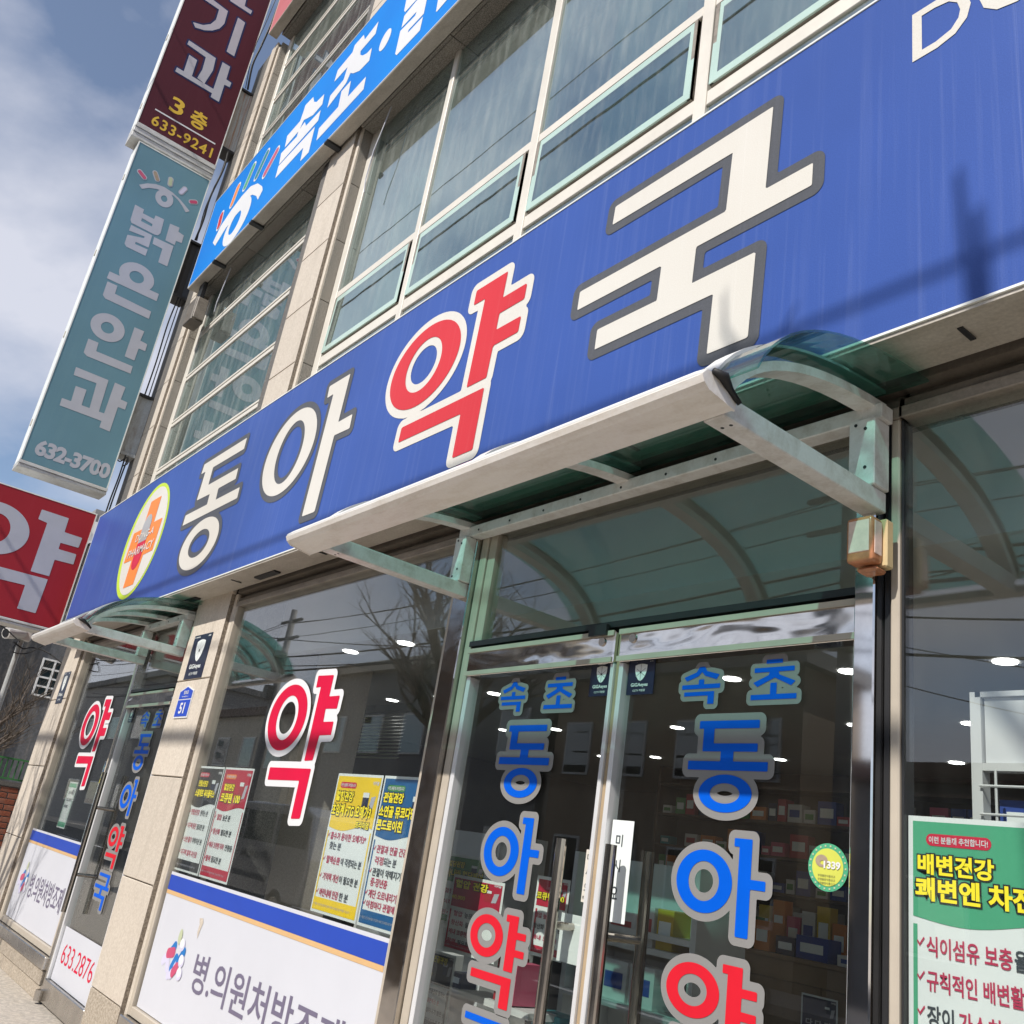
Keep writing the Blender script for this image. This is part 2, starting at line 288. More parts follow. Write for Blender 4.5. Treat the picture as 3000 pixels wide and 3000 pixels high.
def contour(parts,iso,res=120):
    us=[];vs=[]
    for p in parts:
        q=p[1] if p[0] in 'ph' else ellipse_pts(p[1],16) if p[0] in 're' else [(p[1][0]+s*p[3],p[1][1]+w*p[3]) for s in (-1,1) for w in (-1,1)]+[(p[2][0]+s*p[3],p[2][1]+w*p[3]) for s in (-1,1) for w in (-1,1)]
        us+=[a for a,b in q]; vs+=[b for a,b in q]
    m=abs(iso)*1.3+0.01*max(max(us)-min(us),max(vs)-min(vs))
    u0,u1,v0,v1=min(us)-m,max(us)+m,min(vs)-m,max(vs)+m; h=max(u1-u0,v1-v0)/res
    gx=np.arange(u0,u1+h,h); gy=np.arange(v0,v1+h,h); X,Y=np.meshgrid(gx,gy); D=glyph_field(parts,X,Y)-iso
    D[np.abs(D)<1e-9]=1e-9
    S=D<0; nxt={}
    code=S[:-1,:-1]*1+S[:-1,1:]*2+S[1:,1:]*4+S[1:,:-1]*8
    def ep(j,i,e):
        if e==0: a,b,k=(j,i),(j,i+1),('h',j,i)
        elif e==1: a,b,k=(j,i+1),(j+1,i+1),('v',j,i+1)
        elif e==2: a,b,k=(j+1,i),(j+1,i+1),('h',j+1,i)
        else: a,b,k=(j,i),(j+1,i),('v',j,i)
        t=D[a]/(D[a]-D[b]); return k,(gx[a[1]]+(gx[b[1]]-gx[a[1]])*t,gy[a[0]]+(gy[b[0]]-gy[a[0]])*t)
    T={1:[(3,0)],2:[(0,1)],3:[(3,1)],4:[(1,2)],5:[(3,0),(1,2)],6:[(0,2)],7:[(3,2)],8:[(2,3)],9:[(2,0)],10:[(0,1),(2,3)],11:[(2,1)],12:[(1,3)],13:[(1,0)],14:[(0,3)]}
    pt={}
    for j,i in zip(*np.nonzero((code>0)&(code<15))):
        for a,b in T[int(code[j,i])]:
            ka,pa=ep(j,i,a); kb,pb=ep(j,i,b); pt[ka]=pa; pt[kb]=pb; nxt[ka]=kb
    loops=[]
    while nxt:
        k0,k=nxt.popitem(); lp=[pt[k0]]
        while k!=k0 and k in nxt: lp.append(pt[k]); k=nxt.pop(k)
        if len(lp)>5:
            n=len(lp); out=[]                                 # drop points inside straight runs
            for i in range(n):
                a=lp[i-1]; b=lp[i]; c=lp[(i+1)%n]
                ar=abs((b[0]-a[0])*(c[1]-a[1])-(c[0]-a[0])*(b[1]-a[1])); L=math.hypot(c[0]-a[0],c[1]-a[1])+1e-12
                if ar/L>h*0.002: out.append(b)
            if len(out)>2: loops.append(out)
    return loops
def flat_from_loops(name,loops,plane,val,mat,parent):
    c=bpy.data.curves.new('outline','CURVE'); c.dimensions='2D'; c.fill_mode='FRONT'
    for lp in loops:
        sp=c.splines.new('POLY'); sp.points.add(len(lp)-1); sp.use_cyclic_u=True
        sp.points.foreach_set('co',[k for a,b in lp for k in (a,b,0.0,1.0)])
    t=bpy.data.objects.new('outline',c); me=bpy.data.meshes.new_from_object(t)
    mb=MB(); mb.add([place(plane,val,v.co.x,v.co.y) for v in me.vertices],[tuple(p.vertices) for p in me.polygons])
    bpy.data.objects.remove(t); bpy.data.curves.remove(c); bpy.data.meshes.remove(me)
    return obj(name,mb,mat,parent)
def glyph(name,parts,plane,val,mat,parent,iso=0.0,res=120): return flat_from_loops(name,contour(parts,iso,res),plane,val,mat,parent)
def letter(parts,plane,val,fill,edge,w,parent,step,res=120,label=None):
    """outlined letter: the wide outline is the part, the fill lies on it as its sub-part"""
    e=glyph('letter',parts,plane,val,edge,parent,iso=w,res=res); f=glyph('letter_fill',parts,plane,val-step if plane=='Y' else val+step,fill,e,0.0,res)
    if label: e['label']=label
    return e
def rect(name,u0,u1,v0,v1,plane,val,mat,parent=None):
    mb=MB(); mb.add([place(plane,val,a,b) for a,b in ((u0,v0),(u1,v0),(u1,v1),(u0,v1))],[(0,1,2,3)]); return obj(name,mb,mat,parent)
def polyflat(name,pts,plane,val,mat,parent=None):
    mb=MB(); mb.add([place(plane,val,a,b) for a,b in pts],[list(range(len(pts)))]); return obj(name,mb,mat,parent)
_tcache={}
_tc=bpy.data.curves.new('txt','FONT'); _tc.resolution_u=3; _to=bpy.data.objects.new('txt',_tc)
def text_raw(body,bold,track=1.0):
    k=(body,bold,track)
    if k not in _tcache:
        _tc.body=body; _tc.offset=bold; _tc.space_character=track
        me=bpy.data.meshes.new_from_object(_to)
        _tcache[k]=([tuple(v.co) for v in me.vertices],[tuple(p.vertices) for p in me.polygons]); bpy.data.meshes.remove(me)
    return _tcache[k]
def text(body,u0,u1,v0,v1,plane,val,mat,parent,bold=0.02,slope=0.0,name='lettering',fit=None,track=1.0):
    """fit lettering into the rectangle u0..u1, v0..v1; fit=other bold keeps the scale of that weight (for outlines)"""
    V,F=text_raw(body,bold,track); Vf=V if fit is None else text_raw(body,fit,track)[0]
    xs=[p[0] for p in Vf]; ys=[p[1] for p in Vf]; a,b,c,d=min(xs),max(xs),min(ys),max(ys)
    if u1 is None: u1=u0+(b-a)*(v1-v0)/(d-c)
    su=(u1-u0)/(b-a); sv=(v1-v0)/(d-c); mb=MB()
    mb.add([place(plane,val,u0+(p[0]-a)*su,v0+(p[1]-c)*sv+slope*(p[0]-a)*su) for p in V],F)
    return obj(name,mb,mat,parent)
def otext(body,u0,u1,v0,v1,plane,val,step,fill,edge,parent,bold=0.03,grow=0.06,slope=0.0,track=1.0):
    s=step if plane=='X' else -step
    e=text(body,u0,u1,v0,v1,plane,val,edge,parent,bold+grow,slope,fit=bold,track=track)
    text(body,u0,u1,v0,v1,plane,val+s,fill,parent,bold,slope,track=track); return e
# ---- traced lettering outlines: metres on each sign plane
G={
'dong':[('p',[(-6.896,3.96),(-6.069,3.961),(-6.066,3.872),(-6.655,3.875),(-6.645,3.727),(-6.073,3.724),(-6.065,3.638),(-6.385,3.639),(-6.371,3.546),(-5.931,3.544),(-5.923,3.46),(-6.995,3.462),(-6.993,3.548),(-6.542,3.545),(-6.55,3.63),(-6.821,3.637),(-6.815,3.879),(-6.903,3.877)]),('r',(-6.48,3.226,0.371,0.196),(-6.477,3.227,0.197,0.106))],
'a':[('r',(-5.204,3.619,0.361,0.295),(-5.193,3.615,0.187,0.217)),('p',[(-4.816,3.958),(-4.553,3.955),(-4.558,3.637),(-4.391,3.638),(-4.386,3.546),(-4.57,3.554),(-4.584,3.082),(-4.744,3.085),(-4.728,3.876),(-4.807,3.874)])],
'yak':[('r',(-3.681,3.7,0.317,0.238),(-3.686,3.704,0.162,0.153)),('p',[(-3.306,3.981),(-3.058,3.98),(-3.063,3.836),(-2.885,3.836),(-2.887,3.753),(-3.067,3.752),(-3.069,3.665),(-2.889,3.665),(-2.891,3.583),(-3.071,3.581),(-3.078,3.419),(-3.229,3.418),(-3.215,3.896),(-3.308,3.898)]),('p',[(-3.773,3.371),(-3.081,3.37),(-3.084,3.063),(-3.238,3.062),(-3.238,3.285),(-3.776,3.288)])],
'guk':[('p',[(-2.347,3.962),(-1.582,3.969),(-1.592,3.62),(-1.411,3.62),(-1.412,3.532),(-1.879,3.53),(-1.883,3.379),(-1.615,3.379),(-1.623,3.059),(-1.787,3.059),(-1.782,3.29),(-2.356,3.291),(-2.356,3.38),(-2.047,3.379),(-2.043,3.528),(-2.498,3.528),(-2.497,3.616),(-1.756,3.618),(-1.747,3.876),(-2.351,3.873)])],
'oval':(-8.041,3.533,0.561,0.529),
'oval_in':(-8.025,3.53,0.439,0.489),
'cross':[('p',[(-8.127,3.909),(-7.853,3.907),(-7.843,3.661),(-7.615,3.657),(-7.627,3.371),(-7.868,3.369),(-7.895,3.113),(-8.174,3.113),(-8.181,3.371),(-8.412,3.376),(-8.384,3.655),(-8.135,3.652)])],
'pill_top':(-8.027,3.765),
'pill_mid':(-8.028,3.514),
'pill_bot':(-8.029,3.269),
'dong_bl':(-8.234,3.546),
'dong_br':(-7.754,3.537),
'dong_tl':(-8.254,3.614),
'ph_bl':(-8.321,3.407),
'ph_br':(-7.658,3.397),
'ph_tl':(-8.335,3.483),
'pillL':(-8.103,3.532),
'pillR':(-7.913,3.513),
'D_bl':(-1.082,3.794),
'D_tl':(-1.077,3.99),
'D_r':(-0.926,3.88),
'O_l':(-0.921,3.896),
's2_bars':[('p',[(-9.444,7.802),(-9.176,7.626),(-9.151,7.491),(-9.263,7.526),(-9.458,7.715)]),('p',[(-8.966,7.924),(-8.895,7.847),(-8.849,7.676),(-8.988,7.684),(-9.055,7.777),(-9.088,7.928)]),('p',[(-8.591,7.996),(-8.532,7.932),(-8.514,7.756),(-8.625,7.71),(-8.696,7.776),(-8.732,7.971)]),('p',[(-8.2,7.936),(-8.16,7.875),(-8.157,7.727),(-8.284,7.65),(-8.359,7.715),(-8.366,7.853),(-8.287,7.947)]),('p',[(-7.869,7.754),(-7.811,7.687),(-7.841,7.536),(-7.992,7.512),(-8.07,7.578),(-8.046,7.715),(-7.938,7.772)])],
's2_caps':[[(-9.299,7.699),(-9.262,7.547)],[(-8.952,7.895),(-8.988,7.707)],[(-8.572,7.956),(-8.655,7.753)],[(-8.195,7.904),(-8.32,7.696)],[(-7.852,7.719),(-8.025,7.556)]],
's2_eye':[('p',[(-9.295,7.325),(-9.178,7.494),(-8.932,7.578),(-8.67,7.623),(-8.432,7.617),(-8.19,7.516),(-7.989,7.362),(-7.929,7.283),(-7.997,7.196),(-8.094,7.299),(-8.259,7.41),(-8.433,7.472),(-8.431,7.431),(-8.508,7.37),(-8.696,7.368),(-8.917,7.333),(-9.146,7.21)]),('r',(-8.548,7.222,0.341,0.27),(-8.618,7.243,0.144,0.14))],
'sok':[('p',[(-7.336,7.978),(-7.156,7.959),(-7.086,7.849),(-7.008,7.793),(-6.843,7.775),(-6.813,7.632),(-7.002,7.627),(-7.155,7.69),(-7.242,7.729),(-7.294,7.632),(-7.604,7.618),(-7.642,7.79),(-7.354,7.789),(-7.336,7.911)]),('p',[(-7.625,7.417),(-7.671,7.587),(-7.307,7.568),(-7.312,7.643),(-7.191,7.672),(-7.119,7.576),(-6.809,7.56),(-6.797,7.426)]),('p',[(-7.611,7.241),(-7.629,7.402),(-6.838,7.381),(-6.805,7.062),(-6.977,7.064),(-7.003,7.241)])],
'cho':[('p',[(-5.925,7.949),(-5.916,7.8),(-6.174,7.797),(-6.152,7.737),(-6.088,7.68),(-5.997,7.638),(-5.91,7.633),(-5.891,7.473),(-6.062,7.487),(-6.205,7.562),(-6.278,7.622),(-6.315,7.532),(-6.641,7.467),(-6.653,7.623),(-6.41,7.638),(-6.399,7.779),(-6.654,7.788),(-6.65,7.927),(-6.378,7.94),(-6.373,8.02),(-6.205,8.016),(-6.148,7.914)]),('p',[(-6.681,7.117),(-6.709,7.275),(-6.347,7.282),(-6.378,7.479),(-6.207,7.481),(-6.173,7.275),(-5.863,7.277),(-5.841,7.123)])],
'dot':(-5.651,7.522,0.09,0.107),
'balk':[('p',[(-5.42,7.809),(-5.402,7.644),(-5.373,7.601),(-5.168,7.594)]),('p',[(-5.154,7.582),(-5.368,7.558),(-5.363,7.422),(-5.139,7.415),(-5.145,7.376),(-5.369,7.395),(-5.352,7.138),(-5.316,7.098),(-4.982,7.092),(-4.988,7.239),(-5.204,7.245),(-5.204,7.275),(-4.988,7.268),(-5.0,7.452)]),('p',[(-4.792,7.275),(-4.772,7.11),(-4.755,7.098),(-4.603,7.115)])],
't_bars':[[(1.205,8.373),(1.271,8.331)],[(1.366,8.462),(1.411,8.396)],[(1.552,8.49),(1.562,8.419)],[(1.735,8.465),(1.709,8.392)],[(1.851,8.342),(1.898,8.369)]],
't_eye':[('p',[(1.245,8.206),(1.323,8.277),(1.412,8.325),(1.51,8.346),(1.619,8.333),(1.723,8.296),(1.803,8.251),(1.868,8.212),(1.829,8.169),(1.769,8.229),(1.703,8.275),(1.642,8.3),(1.59,8.298),(1.501,8.288),(1.43,8.265),(1.361,8.235),(1.29,8.173)]),('r',(1.554,8.202,0.105,0.116),(1.553,8.198,0.037,0.043))],
't_balk':[('p',[(1.279,7.935),(1.387,7.931),(1.388,7.877),(1.524,7.877),(1.525,7.932),(1.629,7.938),(1.641,7.741),(1.621,7.7),(1.586,7.688),(1.308,7.689),(1.288,7.722)]),('p',[(1.705,7.923),(1.821,7.934),(1.822,7.875),(1.894,7.864),(1.899,7.754),(1.829,7.746),(1.833,7.686),(1.716,7.685)]),('p',[(1.314,7.662),(1.563,7.665),(1.57,7.491),(1.419,7.484),(1.421,7.455),(1.569,7.463),(1.568,7.373),(1.344,7.371),(1.315,7.398),(1.312,7.521),(1.489,7.579),(1.49,7.603),(1.312,7.581)]),('p',[(1.589,7.655),(1.823,7.665),(1.829,7.375),(1.721,7.372),(1.716,7.563),(1.597,7.563)]),('h',[(1.397,7.812),(1.526,7.804),(1.527,7.769),(1.399,7.771)])],
't_eun':[('r',(1.555,7.072,0.199,0.168),(1.556,7.067,0.082,0.072)),('p',[(1.269,6.984),(1.841,6.991),(1.842,6.892),(1.266,6.889)]),('p',[(1.284,6.856),(1.396,6.857),(1.4,6.751),(1.823,6.738),(1.825,6.639),(1.324,6.645),(1.286,6.674)])],
't_an':[('r',(1.448,6.325,0.184,0.165),(1.446,6.322,0.07,0.067)),('p',[(1.709,6.466),(1.822,6.468),(1.814,6.34),(1.897,6.332),(1.899,6.241),(1.823,6.241),(1.822,6.079),(1.711,6.082)]),('p',[(1.302,6.107),(1.412,6.108),(1.418,6.002),(1.826,6.005),(1.829,5.911),(1.347,5.905),(1.304,5.931)])],
't_gwa':[('p',[(1.283,5.735),(1.635,5.736),(1.648,5.339),(1.548,5.341),(1.531,5.647),(1.288,5.638)]),('p',[(1.344,5.527),(1.458,5.532),(1.463,5.342),(1.353,5.337)]),('p',[(1.258,5.34),(1.712,5.348),(1.712,5.255),(1.262,5.251)]),('p',[(1.705,5.739),(1.825,5.734),(1.819,5.576),(1.895,5.572),(1.895,5.48),(1.816,5.48),(1.818,5.173),(1.704,5.178)])],
't_bl':(1.191,4.63),
't_br':(1.956,4.659),
't_tl':(1.173,4.82),
'm_top':[('p',[(1.507,11.428),(1.498,11.504),(1.682,11.666),(1.695,11.499),(1.803,11.503),(1.799,11.437)])],
'm_gi':[('p',[(1.182,10.769),(1.303,10.822),(1.382,10.905),(1.423,11.018),(1.417,11.193),(1.167,11.197),(1.264,11.282),(1.523,11.256),(1.533,11.04),(1.498,10.924),(1.427,10.829),(1.339,10.76),(1.227,10.715)]),('p',[(1.665,11.263),(1.767,11.258),(1.774,10.662),(1.669,10.662)])],
'm_gwa':[('p',[(1.211,10.481),(1.574,10.47),(1.59,10.271),(1.548,10.017),(1.447,10.032),(1.47,10.191),(1.46,10.393),(1.208,10.412)]),('p',[(1.271,10.283),(1.377,10.277),(1.382,10.003),(1.277,10.009)]),('p',[(1.189,10.008),(1.69,10.02),(1.684,9.948),(1.186,9.94)]),('p',[(1.666,10.475),(1.769,10.478),(1.775,10.265),(1.847,10.261),(1.844,10.183),(1.774,10.174),(1.778,9.886),(1.668,9.885)])],
'm3_bl':(1.256,9.373),
'm3_br':(1.426,9.371),
'm3_tl':(1.264,9.599),
'mc_bl':(1.518,9.346),
'mc_br':(1.735,9.354),
'mc_tl':(1.527,9.596),
'ml_a':(1.125,9.292),
'ml_b':(1.9,9.271),
'mp_bl':(1.13,9.05),
'mp_br':(1.901,9.058),
'mp_tl':(1.132,9.211),
'r_yak':[('r',(1.077,3.781,0.335,0.268),(1.09,3.781,0.142,0.155)),('p',[(1.442,4.107),(1.715,4.104),(1.718,3.949),(1.901,3.945),(1.897,3.833),(1.715,3.829),(1.717,3.759),(1.898,3.76),(1.902,3.648),(1.715,3.641),(1.717,3.461),(1.536,3.459),(1.533,3.988),(1.44,3.999)]),('p',[(1.007,3.415),(1.715,3.426),(1.71,3.063),(1.533,3.064),(1.532,3.308),(1.038,3.291)])],
'w_yak':[('r',(-4.869,2.0,0.233,0.182),(-4.867,1.997,0.127,0.123)),('p',[(-4.597,2.217),(-4.417,2.211),(-4.417,2.098),(-4.301,2.098),(-4.304,2.031),(-4.427,2.034),(-4.421,1.966),(-4.308,1.966),(-4.306,1.899),(-4.432,1.897),(-4.445,1.771),(-4.538,1.767),(-4.538,2.154),(-4.593,2.152)]),('p',[(-4.935,1.727),(-4.441,1.729),(-4.443,1.485),(-4.543,1.479),(-4.545,1.667),(-4.928,1.661)])],
'bt_l':(-5.226,0.602),
'bt_r':(-3.744,0.716),
'bt_t':(-5.286,0.734),
'bt_b':(-5.154,0.54),
}
H=CAMZ
# ================================================================== SETTING
def sheet(name,x0,x1,y0,y1,z,mat):
    o=obj(name,MB().add([(x0,y0,z),(x1,y0,z),(x1,y1,z),(x0,y1,z)],[(0,1,2,3)]),mat); return tag(o,kind='structure')
sheet('ground',-900,900,-900,900,-0.165,'concrete')
sheet('road',-400,400,-9.5,-2.6,-0.160,'asphalt')
pv=tag(obj('pavement',MB().box(-60,40,-2.6,2.5,-0.30,0.0),'concrete'),kind='structure')
kb=tag(obj('kerb',MB().box(-60,40,-2.78,-2.603,-0.3,-0.003),'granite'),kind='structure')
tag(obj('pavement',MB().box(-60,40,-12.0,-9.5,-0.30,0.0),'concrete'),kind='structure')
for k in range(14):      # centre line of the road
    tag(obj('road_marking',MB().box(-42+k*5,-39+k*5,-6.1,-5.96,-0.1595,-0.1555),'ink_white'),kind='structure')
# ================================================================== THE BUILDING
YG=2.20; YF=2.15; YW=2.32; YS=1.95; YS2=2.02
B=thing('commercial_building','three storey building with cream stone columns and green tinted windows above a pharmacy','building',(-4.5,2.4,0))
# --- stone columns: recessed core, facing slabs with open joints, bead mouldings and granite reveals
def column(x0,x1,zj,xl=None,upl=None):
    core=box('stone_column',x0+0.02,x1-0.02,YF+0.014,2.9,0.0,10.9,'granite_dark',B)
    zs=zj
    for a,b in zip(zs[:-1],zs[1:]):
        m='stone_base' if b<0.4 else 'stone_face'
        xa=x0 if b<3.2 else (upl if upl is not None else x0)
        box('stone_slab',xa,x1,YF,YF+0.03,a+0.0035,b-0.0035,m,core,bev=0.004)
    for a,b in ((0.0,2.86),(4.16,10.8)):
        box('granite_groove',x1-0.02,x1+0.0008,YF+0.0012,YF+0.028,a,b,'granite_rough',core)
        obj('stone_bead',MB().prism([(x1-0.01,YF+0.031),(x1+0.002,YF+0.030),(x1+0.010,YF+0.026),(x1+0.036,YF+0.026),(x1+0.045,YF+0.031),(x1+0.045,YF+0.045),(x1-0.01,YF+0.045)],a,b,'z'),'stone_face',core)
    # granite reveals behind the bead, one slab per joint
    for a,b in zip(zs[:-1],zs[1:]):
        if a>3.9: box('granite_slab',x1+0.005,x1+0.046,YF+0.046,YW+0.06,a+0.003,b-0.003,'granite',core,bev=0.002)
        else: box('granite_slab',x1+0.005,x1+0.047,YF+0.046,YG+0.02,a+0.003,min(b,2.86)-0.003,'granite_rough',core,bev=0.002)
    return core
ZJ=[0.0,0.31,0.98,1.63,2.28,2.93,3.5,4.135,4.70,5.27,5.84,6.40,6.97,7.55,8.12,8.69,9.25,9.80,10.36,10.9]
colC=column(-6.735,-6.10,ZJ,upl=-6.575)
colA=column(-10.56,-9.87,ZJ,upl=-10.06)
for a,c in zip(ZJ[6:-1],ZJ[7:]): box('granite_slab',-10.40,-10.066,YF+0.012,YF+0.03,a+0.0035,c-0.0035,'granite_dark',colA,bev=0.003)
# wall to the left of the far column (back return of the building)
box('side_wall',-10.54,-10.0,2.9,9.8,0,10.9,'granite_dark',B)
# --- spandrels: granite slabs whose undersides show below the upper signs
def spandrel(x0,x1,z0,z1):
    core=box('spandrel_wall',x0,x1,YF+0.03,2.75,z0+0.03,z1,'granite_dark',B)
    x=x0; k=0
    while x<x1-0.01:
        w=min(1.32,x1-x); box('granite_slab',x+0.003,x+w-0.003,YF,YF+0.028,z0,z1,'granite',core,bev=0.003)
        box('granite_slab',x+0.003,x+w-0.003,YF+0.031,YW+0.05,z0,z0+0.028,'granite',core,bev=0.003); x+=w
    return core
for xa,xb in ((-9.82,-6.58),(-6.05,4.0)):
    spandrel(xa,xb,6.96,8.05); spandrel(xa,xb,10.98,12.0)
box('spandrel_wall',-9.797,-6.76,2.24,2.75,2.93,4.24,'granite_dark',B); box('spandrel_wall',-6.03,4.0,2.24,2.75,2.93,4.24,'granite_dark',B)
# --- upper windows
def bar(mb,x0,x1,z0,z1,y0=YW-0.045,y1=YW+0.05): mb.box(x0,x1,y0,y1,z0,z1)
def pane(parent,x0,x1,z0,z1,y,mat,name='pane'): return box(name,x0,x1,y,y+0.008,z0,z1,mat,parent)
def bayA(z_rails,z0,z1,x0=-9.82,x1=-6.55):
    fr=MB(); bar(fr,x0,x0+0.12,z0,z1); bar(fr,x1-0.06,x1,z0,z1)
    for z in z_rails: bar(fr,x0+0.121,x1-0.061,z-0.035,z+0.035,YW-0.04,YW+0.048)
    o=obj('window',fr,'frame_cream',B,bev=0.004); zz=[z0]+z_rails+[z1]
    for a,b in zip(zz[:-1],zz[1:]): pane(o,x0+0.05,x1-0.03,a+0.01,b-0.01,YW-0.028,'glass_upper')
    # slim sealing beads on top of every rail
    for z in z_rails: box('rail_bead',x0+0.122,x1-0.062,YW-0.047,YW-0.041,z+0.012,z+0.032,'frame_cream',o)
    return o
bayA([4.71,5.28,5.85,6.41],4.24,6.97)
bayA([9.28,9.86,10.44],8.05,10.99)
def bayB(z0,z1,zt,zl,mulls,x0=-6.05,x1=3.2):
    fr=MB(); bar(fr,x0,x0+0.10,z0,z1)
    for m,w in mulls: bar(fr,m-w/2,m+w/2,z0,z1)
    xs=[x0+0.10]+[c for m,w in mulls for c in (m-w/2,m+w/2)]+[x1]
    for a,b in zip(xs[::2],xs[1::2]):
        bar(fr,a+0.001,b-0.001,zt-0.035,zt+0.03,YW-0.04,YW+0.048); bar(fr,a+0.001,b-0.001,zl-0.045,zl+0.04,YW-0.04,YW+0.048)
    o=obj('window',fr,'frame_cream',B,bev=0.004)
    for a,b in zip(xs[::2],xs[1::2]):
        pane(o,a-0.02,b+0.02,zt+0.01,z1-0.01,YW-0.028,'glass_upper'); pane(o,a-0.02,b+0.02,z0,zl-0.02,YW-0.028,'glass_upper')
        # awning sash: pushed a little forward at the bottom, with a pale green back-painted rim
        za,zb=zl+0.055,zt-0.05; ua,ub=a+0.02,b-0.02; t=0.008; r=0.043
        def sy(z): return YW-0.046-t*(zb-z)/(zb-za)
        v=[(ua,sy(za),za),(ub,sy(za),za),(ub,sy(zb),zb),(ua,sy(zb),zb)]; vi=[(ua+r,sy(za+r),za+r),(ub-r,sy(za+r),za+r),(ub-r,sy(zb-r),zb-r),(ua+r,sy(zb-r),zb-r)]
        q=[(p[0],p[1]+0.006,p[2]) for p in vi]
        obj('vent_pane',MB().add(vi+q,[(0,1,2,3),(7,6,5,4)]),'glass_vent',o)
        vb=[(p[0],p[1]+0.02,p[2]) for p in v]
        obj('vent_rim',MB().add(v+vi+vb,[(0,1,5,4),(1,2,6,5),(2,3,7,6),(3,0,4,7),(0,8,9,1),(1,9,10,2),(2,10,11,3),(3,11,8,0)]),'glass_rim',o)
        fr2=MB()
        for (x_0,x_1,z_0,z_1) in ((ua,ub,za-0.004,za+0.018),(ua,ub,zb-0.018,zb+0.004)): fr2.box(x_0,x_1,YW-0.043,YW-0.03,z_0,z_1)
        fr2.box(ua,ua+0.02,YW-0.05,YW-0.02,za,zb); fr2.box(ub-0.02,ub,YW-0.05,YW-0.02,za,zb)
        obj('vent_frame',fr2,'frame_bronze',o)
    return o
MU=[(-4.805,0.06),(-3.555,0.072),(-2.265,0.072),(-0.99,0.072),(0.28,0.072),(1.55,0.072)]
bayB(4.24,6.97,5.305,4.71,MU)
bayB(8.05,10.99,9.4,8.8,MU)
# rooms behind the upper windows
for z0,z1 in ((4.0,6.9),(8.0,10.9)):
    rm=MB().box(-9.95,4.1,9.6,9.7,z0,z1).box(-9.95,4.1,2.76,9.6,z0,z0+0.05).box(-9.95,4.1,2.76,9.6,z1,z1+0.05).box(4.0,4.1,2.76,9.6,z0+0.051,z1-0.001)
    tag(obj('interior_wall',rm,'room_wall_pale'),kind='structure')
    box('inner_pillar',-6.75,-6.0,2.62,3.2,z0+0.051,z1-0.001,'curtain',B); box('inner_pillar',-9.9,-9.3,2.62,3.0,z0+0.051,z1-0.001,'curtain',B)
def drape(x0,x1,z0,z1,y,n,parent,amp=0.03):
    v=[];N=n*8
    for i in range(N+1):
        x=x0+(x1-x0)*i/N; yy=y+amp*math.sin(i/8*2*math.pi)
        v+=[(x,yy,z0),(x,yy,z1)]
    return obj('curtain',MB().add(v,[(2*i,2*i+2,2*i+3,2*i+1) for i in range(N)]),'curtain',parent,smooth=True)
for n_,(a,b) in enumerate(((-5.85,-5.2),(-3.3,-2.7),(-1.9,-1.2),(-8.6,-8.0))):
    c=drape(a,b,4.3,6.7,2.55,5,None); tag(c,['pale curtain behind the upper window beside the middle stone column','pale curtain behind the third upper pane from the column','pale curtain at the right end of the upper window row','pale curtain behind the upper window of the left bay'][n_],'curtain',None)
# ================================================================== GROUND FLOOR FRONT
ZH=2.77   # top of the shop glass
def moulding(x0,x1,parent):
    # stepped shutter housing between the glass and the sign soffit
    st=MB().box(x0,x1,YG-0.02,YG+0.06,ZH-0.002,ZH+0.035); obj('head_rail',st,'frame_bronze',parent,bev=0.003)
    obj('shutter_housing',MB().prism([(YG+0.05,ZH+0.036),(YG-0.01,ZH+0.036),(YG-0.01,ZH+0.06),(YG+0.02,ZH+0.065),(YG+0.02,ZH+0.09),(YG-0.03,ZH+0.095),(YG-0.03,2.95),(YG+0.05,2.95)],x0,x1,'x'),'frame_dark',parent)
# window A and door A (left bay), window B, main entrance, right window
def shopwin(x0,x1,zb,glassname='glass_shop',sill=True,wl=0.045,fm='alu_beige',fy=-0.025):
    f=MB(); f.box(x0,x0+wl,YG+fy,YG+0.05,zb,ZH); f.box(x1-0.045,x1,YG-0.025,YG+0.05,zb,ZH); f.box(x0+0.0451,x1-0.0451,YG-0.022,YG+0.048,zb,zb+0.05)
    o=obj('window',f,fm,B,bev=0.004); box('pane',x0+0.004,x1-0.02,YG+0.004,YG+0.012,zb+0.02,ZH-0.001,glassname,o)
    moulding(x0,x1,o)
    if sill:
        box('sill',x0-0.01,x1+0.01,YG-0.06,YG+0.06,zb-0.09,zb-0.002,'steel_brushed',o,bev=0.006)
        box('base_slab',x0-0.005,x1+0.005,YG-0.045,YG+0.06,zb-0.19,zb-0.093,'stone_base',o,bev=0.004); box('base_slab',x0-0.005,x1+0.005,YG-0.035,YG+0.06,0.0,zb-0.193,'stone_base',o,bev=0.004)
    return o
winA=shopwin(-9.82,-7.92,0.29); winB=shopwin(-6.05,-3.352,0.29)
winR=shopwin(-1.2585,3.0,0.29,wl=0.006,fm='black_metal',fy=-0.004); 
# polished posts of the entrance
def post(x0,x1,y0,y1,mat,z1=ZH): return box('door_post',x0,x1,y0,y1,0.0,z1,mat,B,bev=0.004)
post(-3.350,-3.235,YG-0.045,YG+0.07,'steel_post'); post(-3.232,-3.185,YG-0.02,YG+0.06,'alu_beige'); 
post(-1.368,-1.308,YG-0.05,YG+0.06,'steel_satin'); post(-1.307,-1.286,YG-0.005,YG+0.05,'black_metal'); post(-1.285,-1.2595,YG-0.012,YG+0.05,'alu_beige')
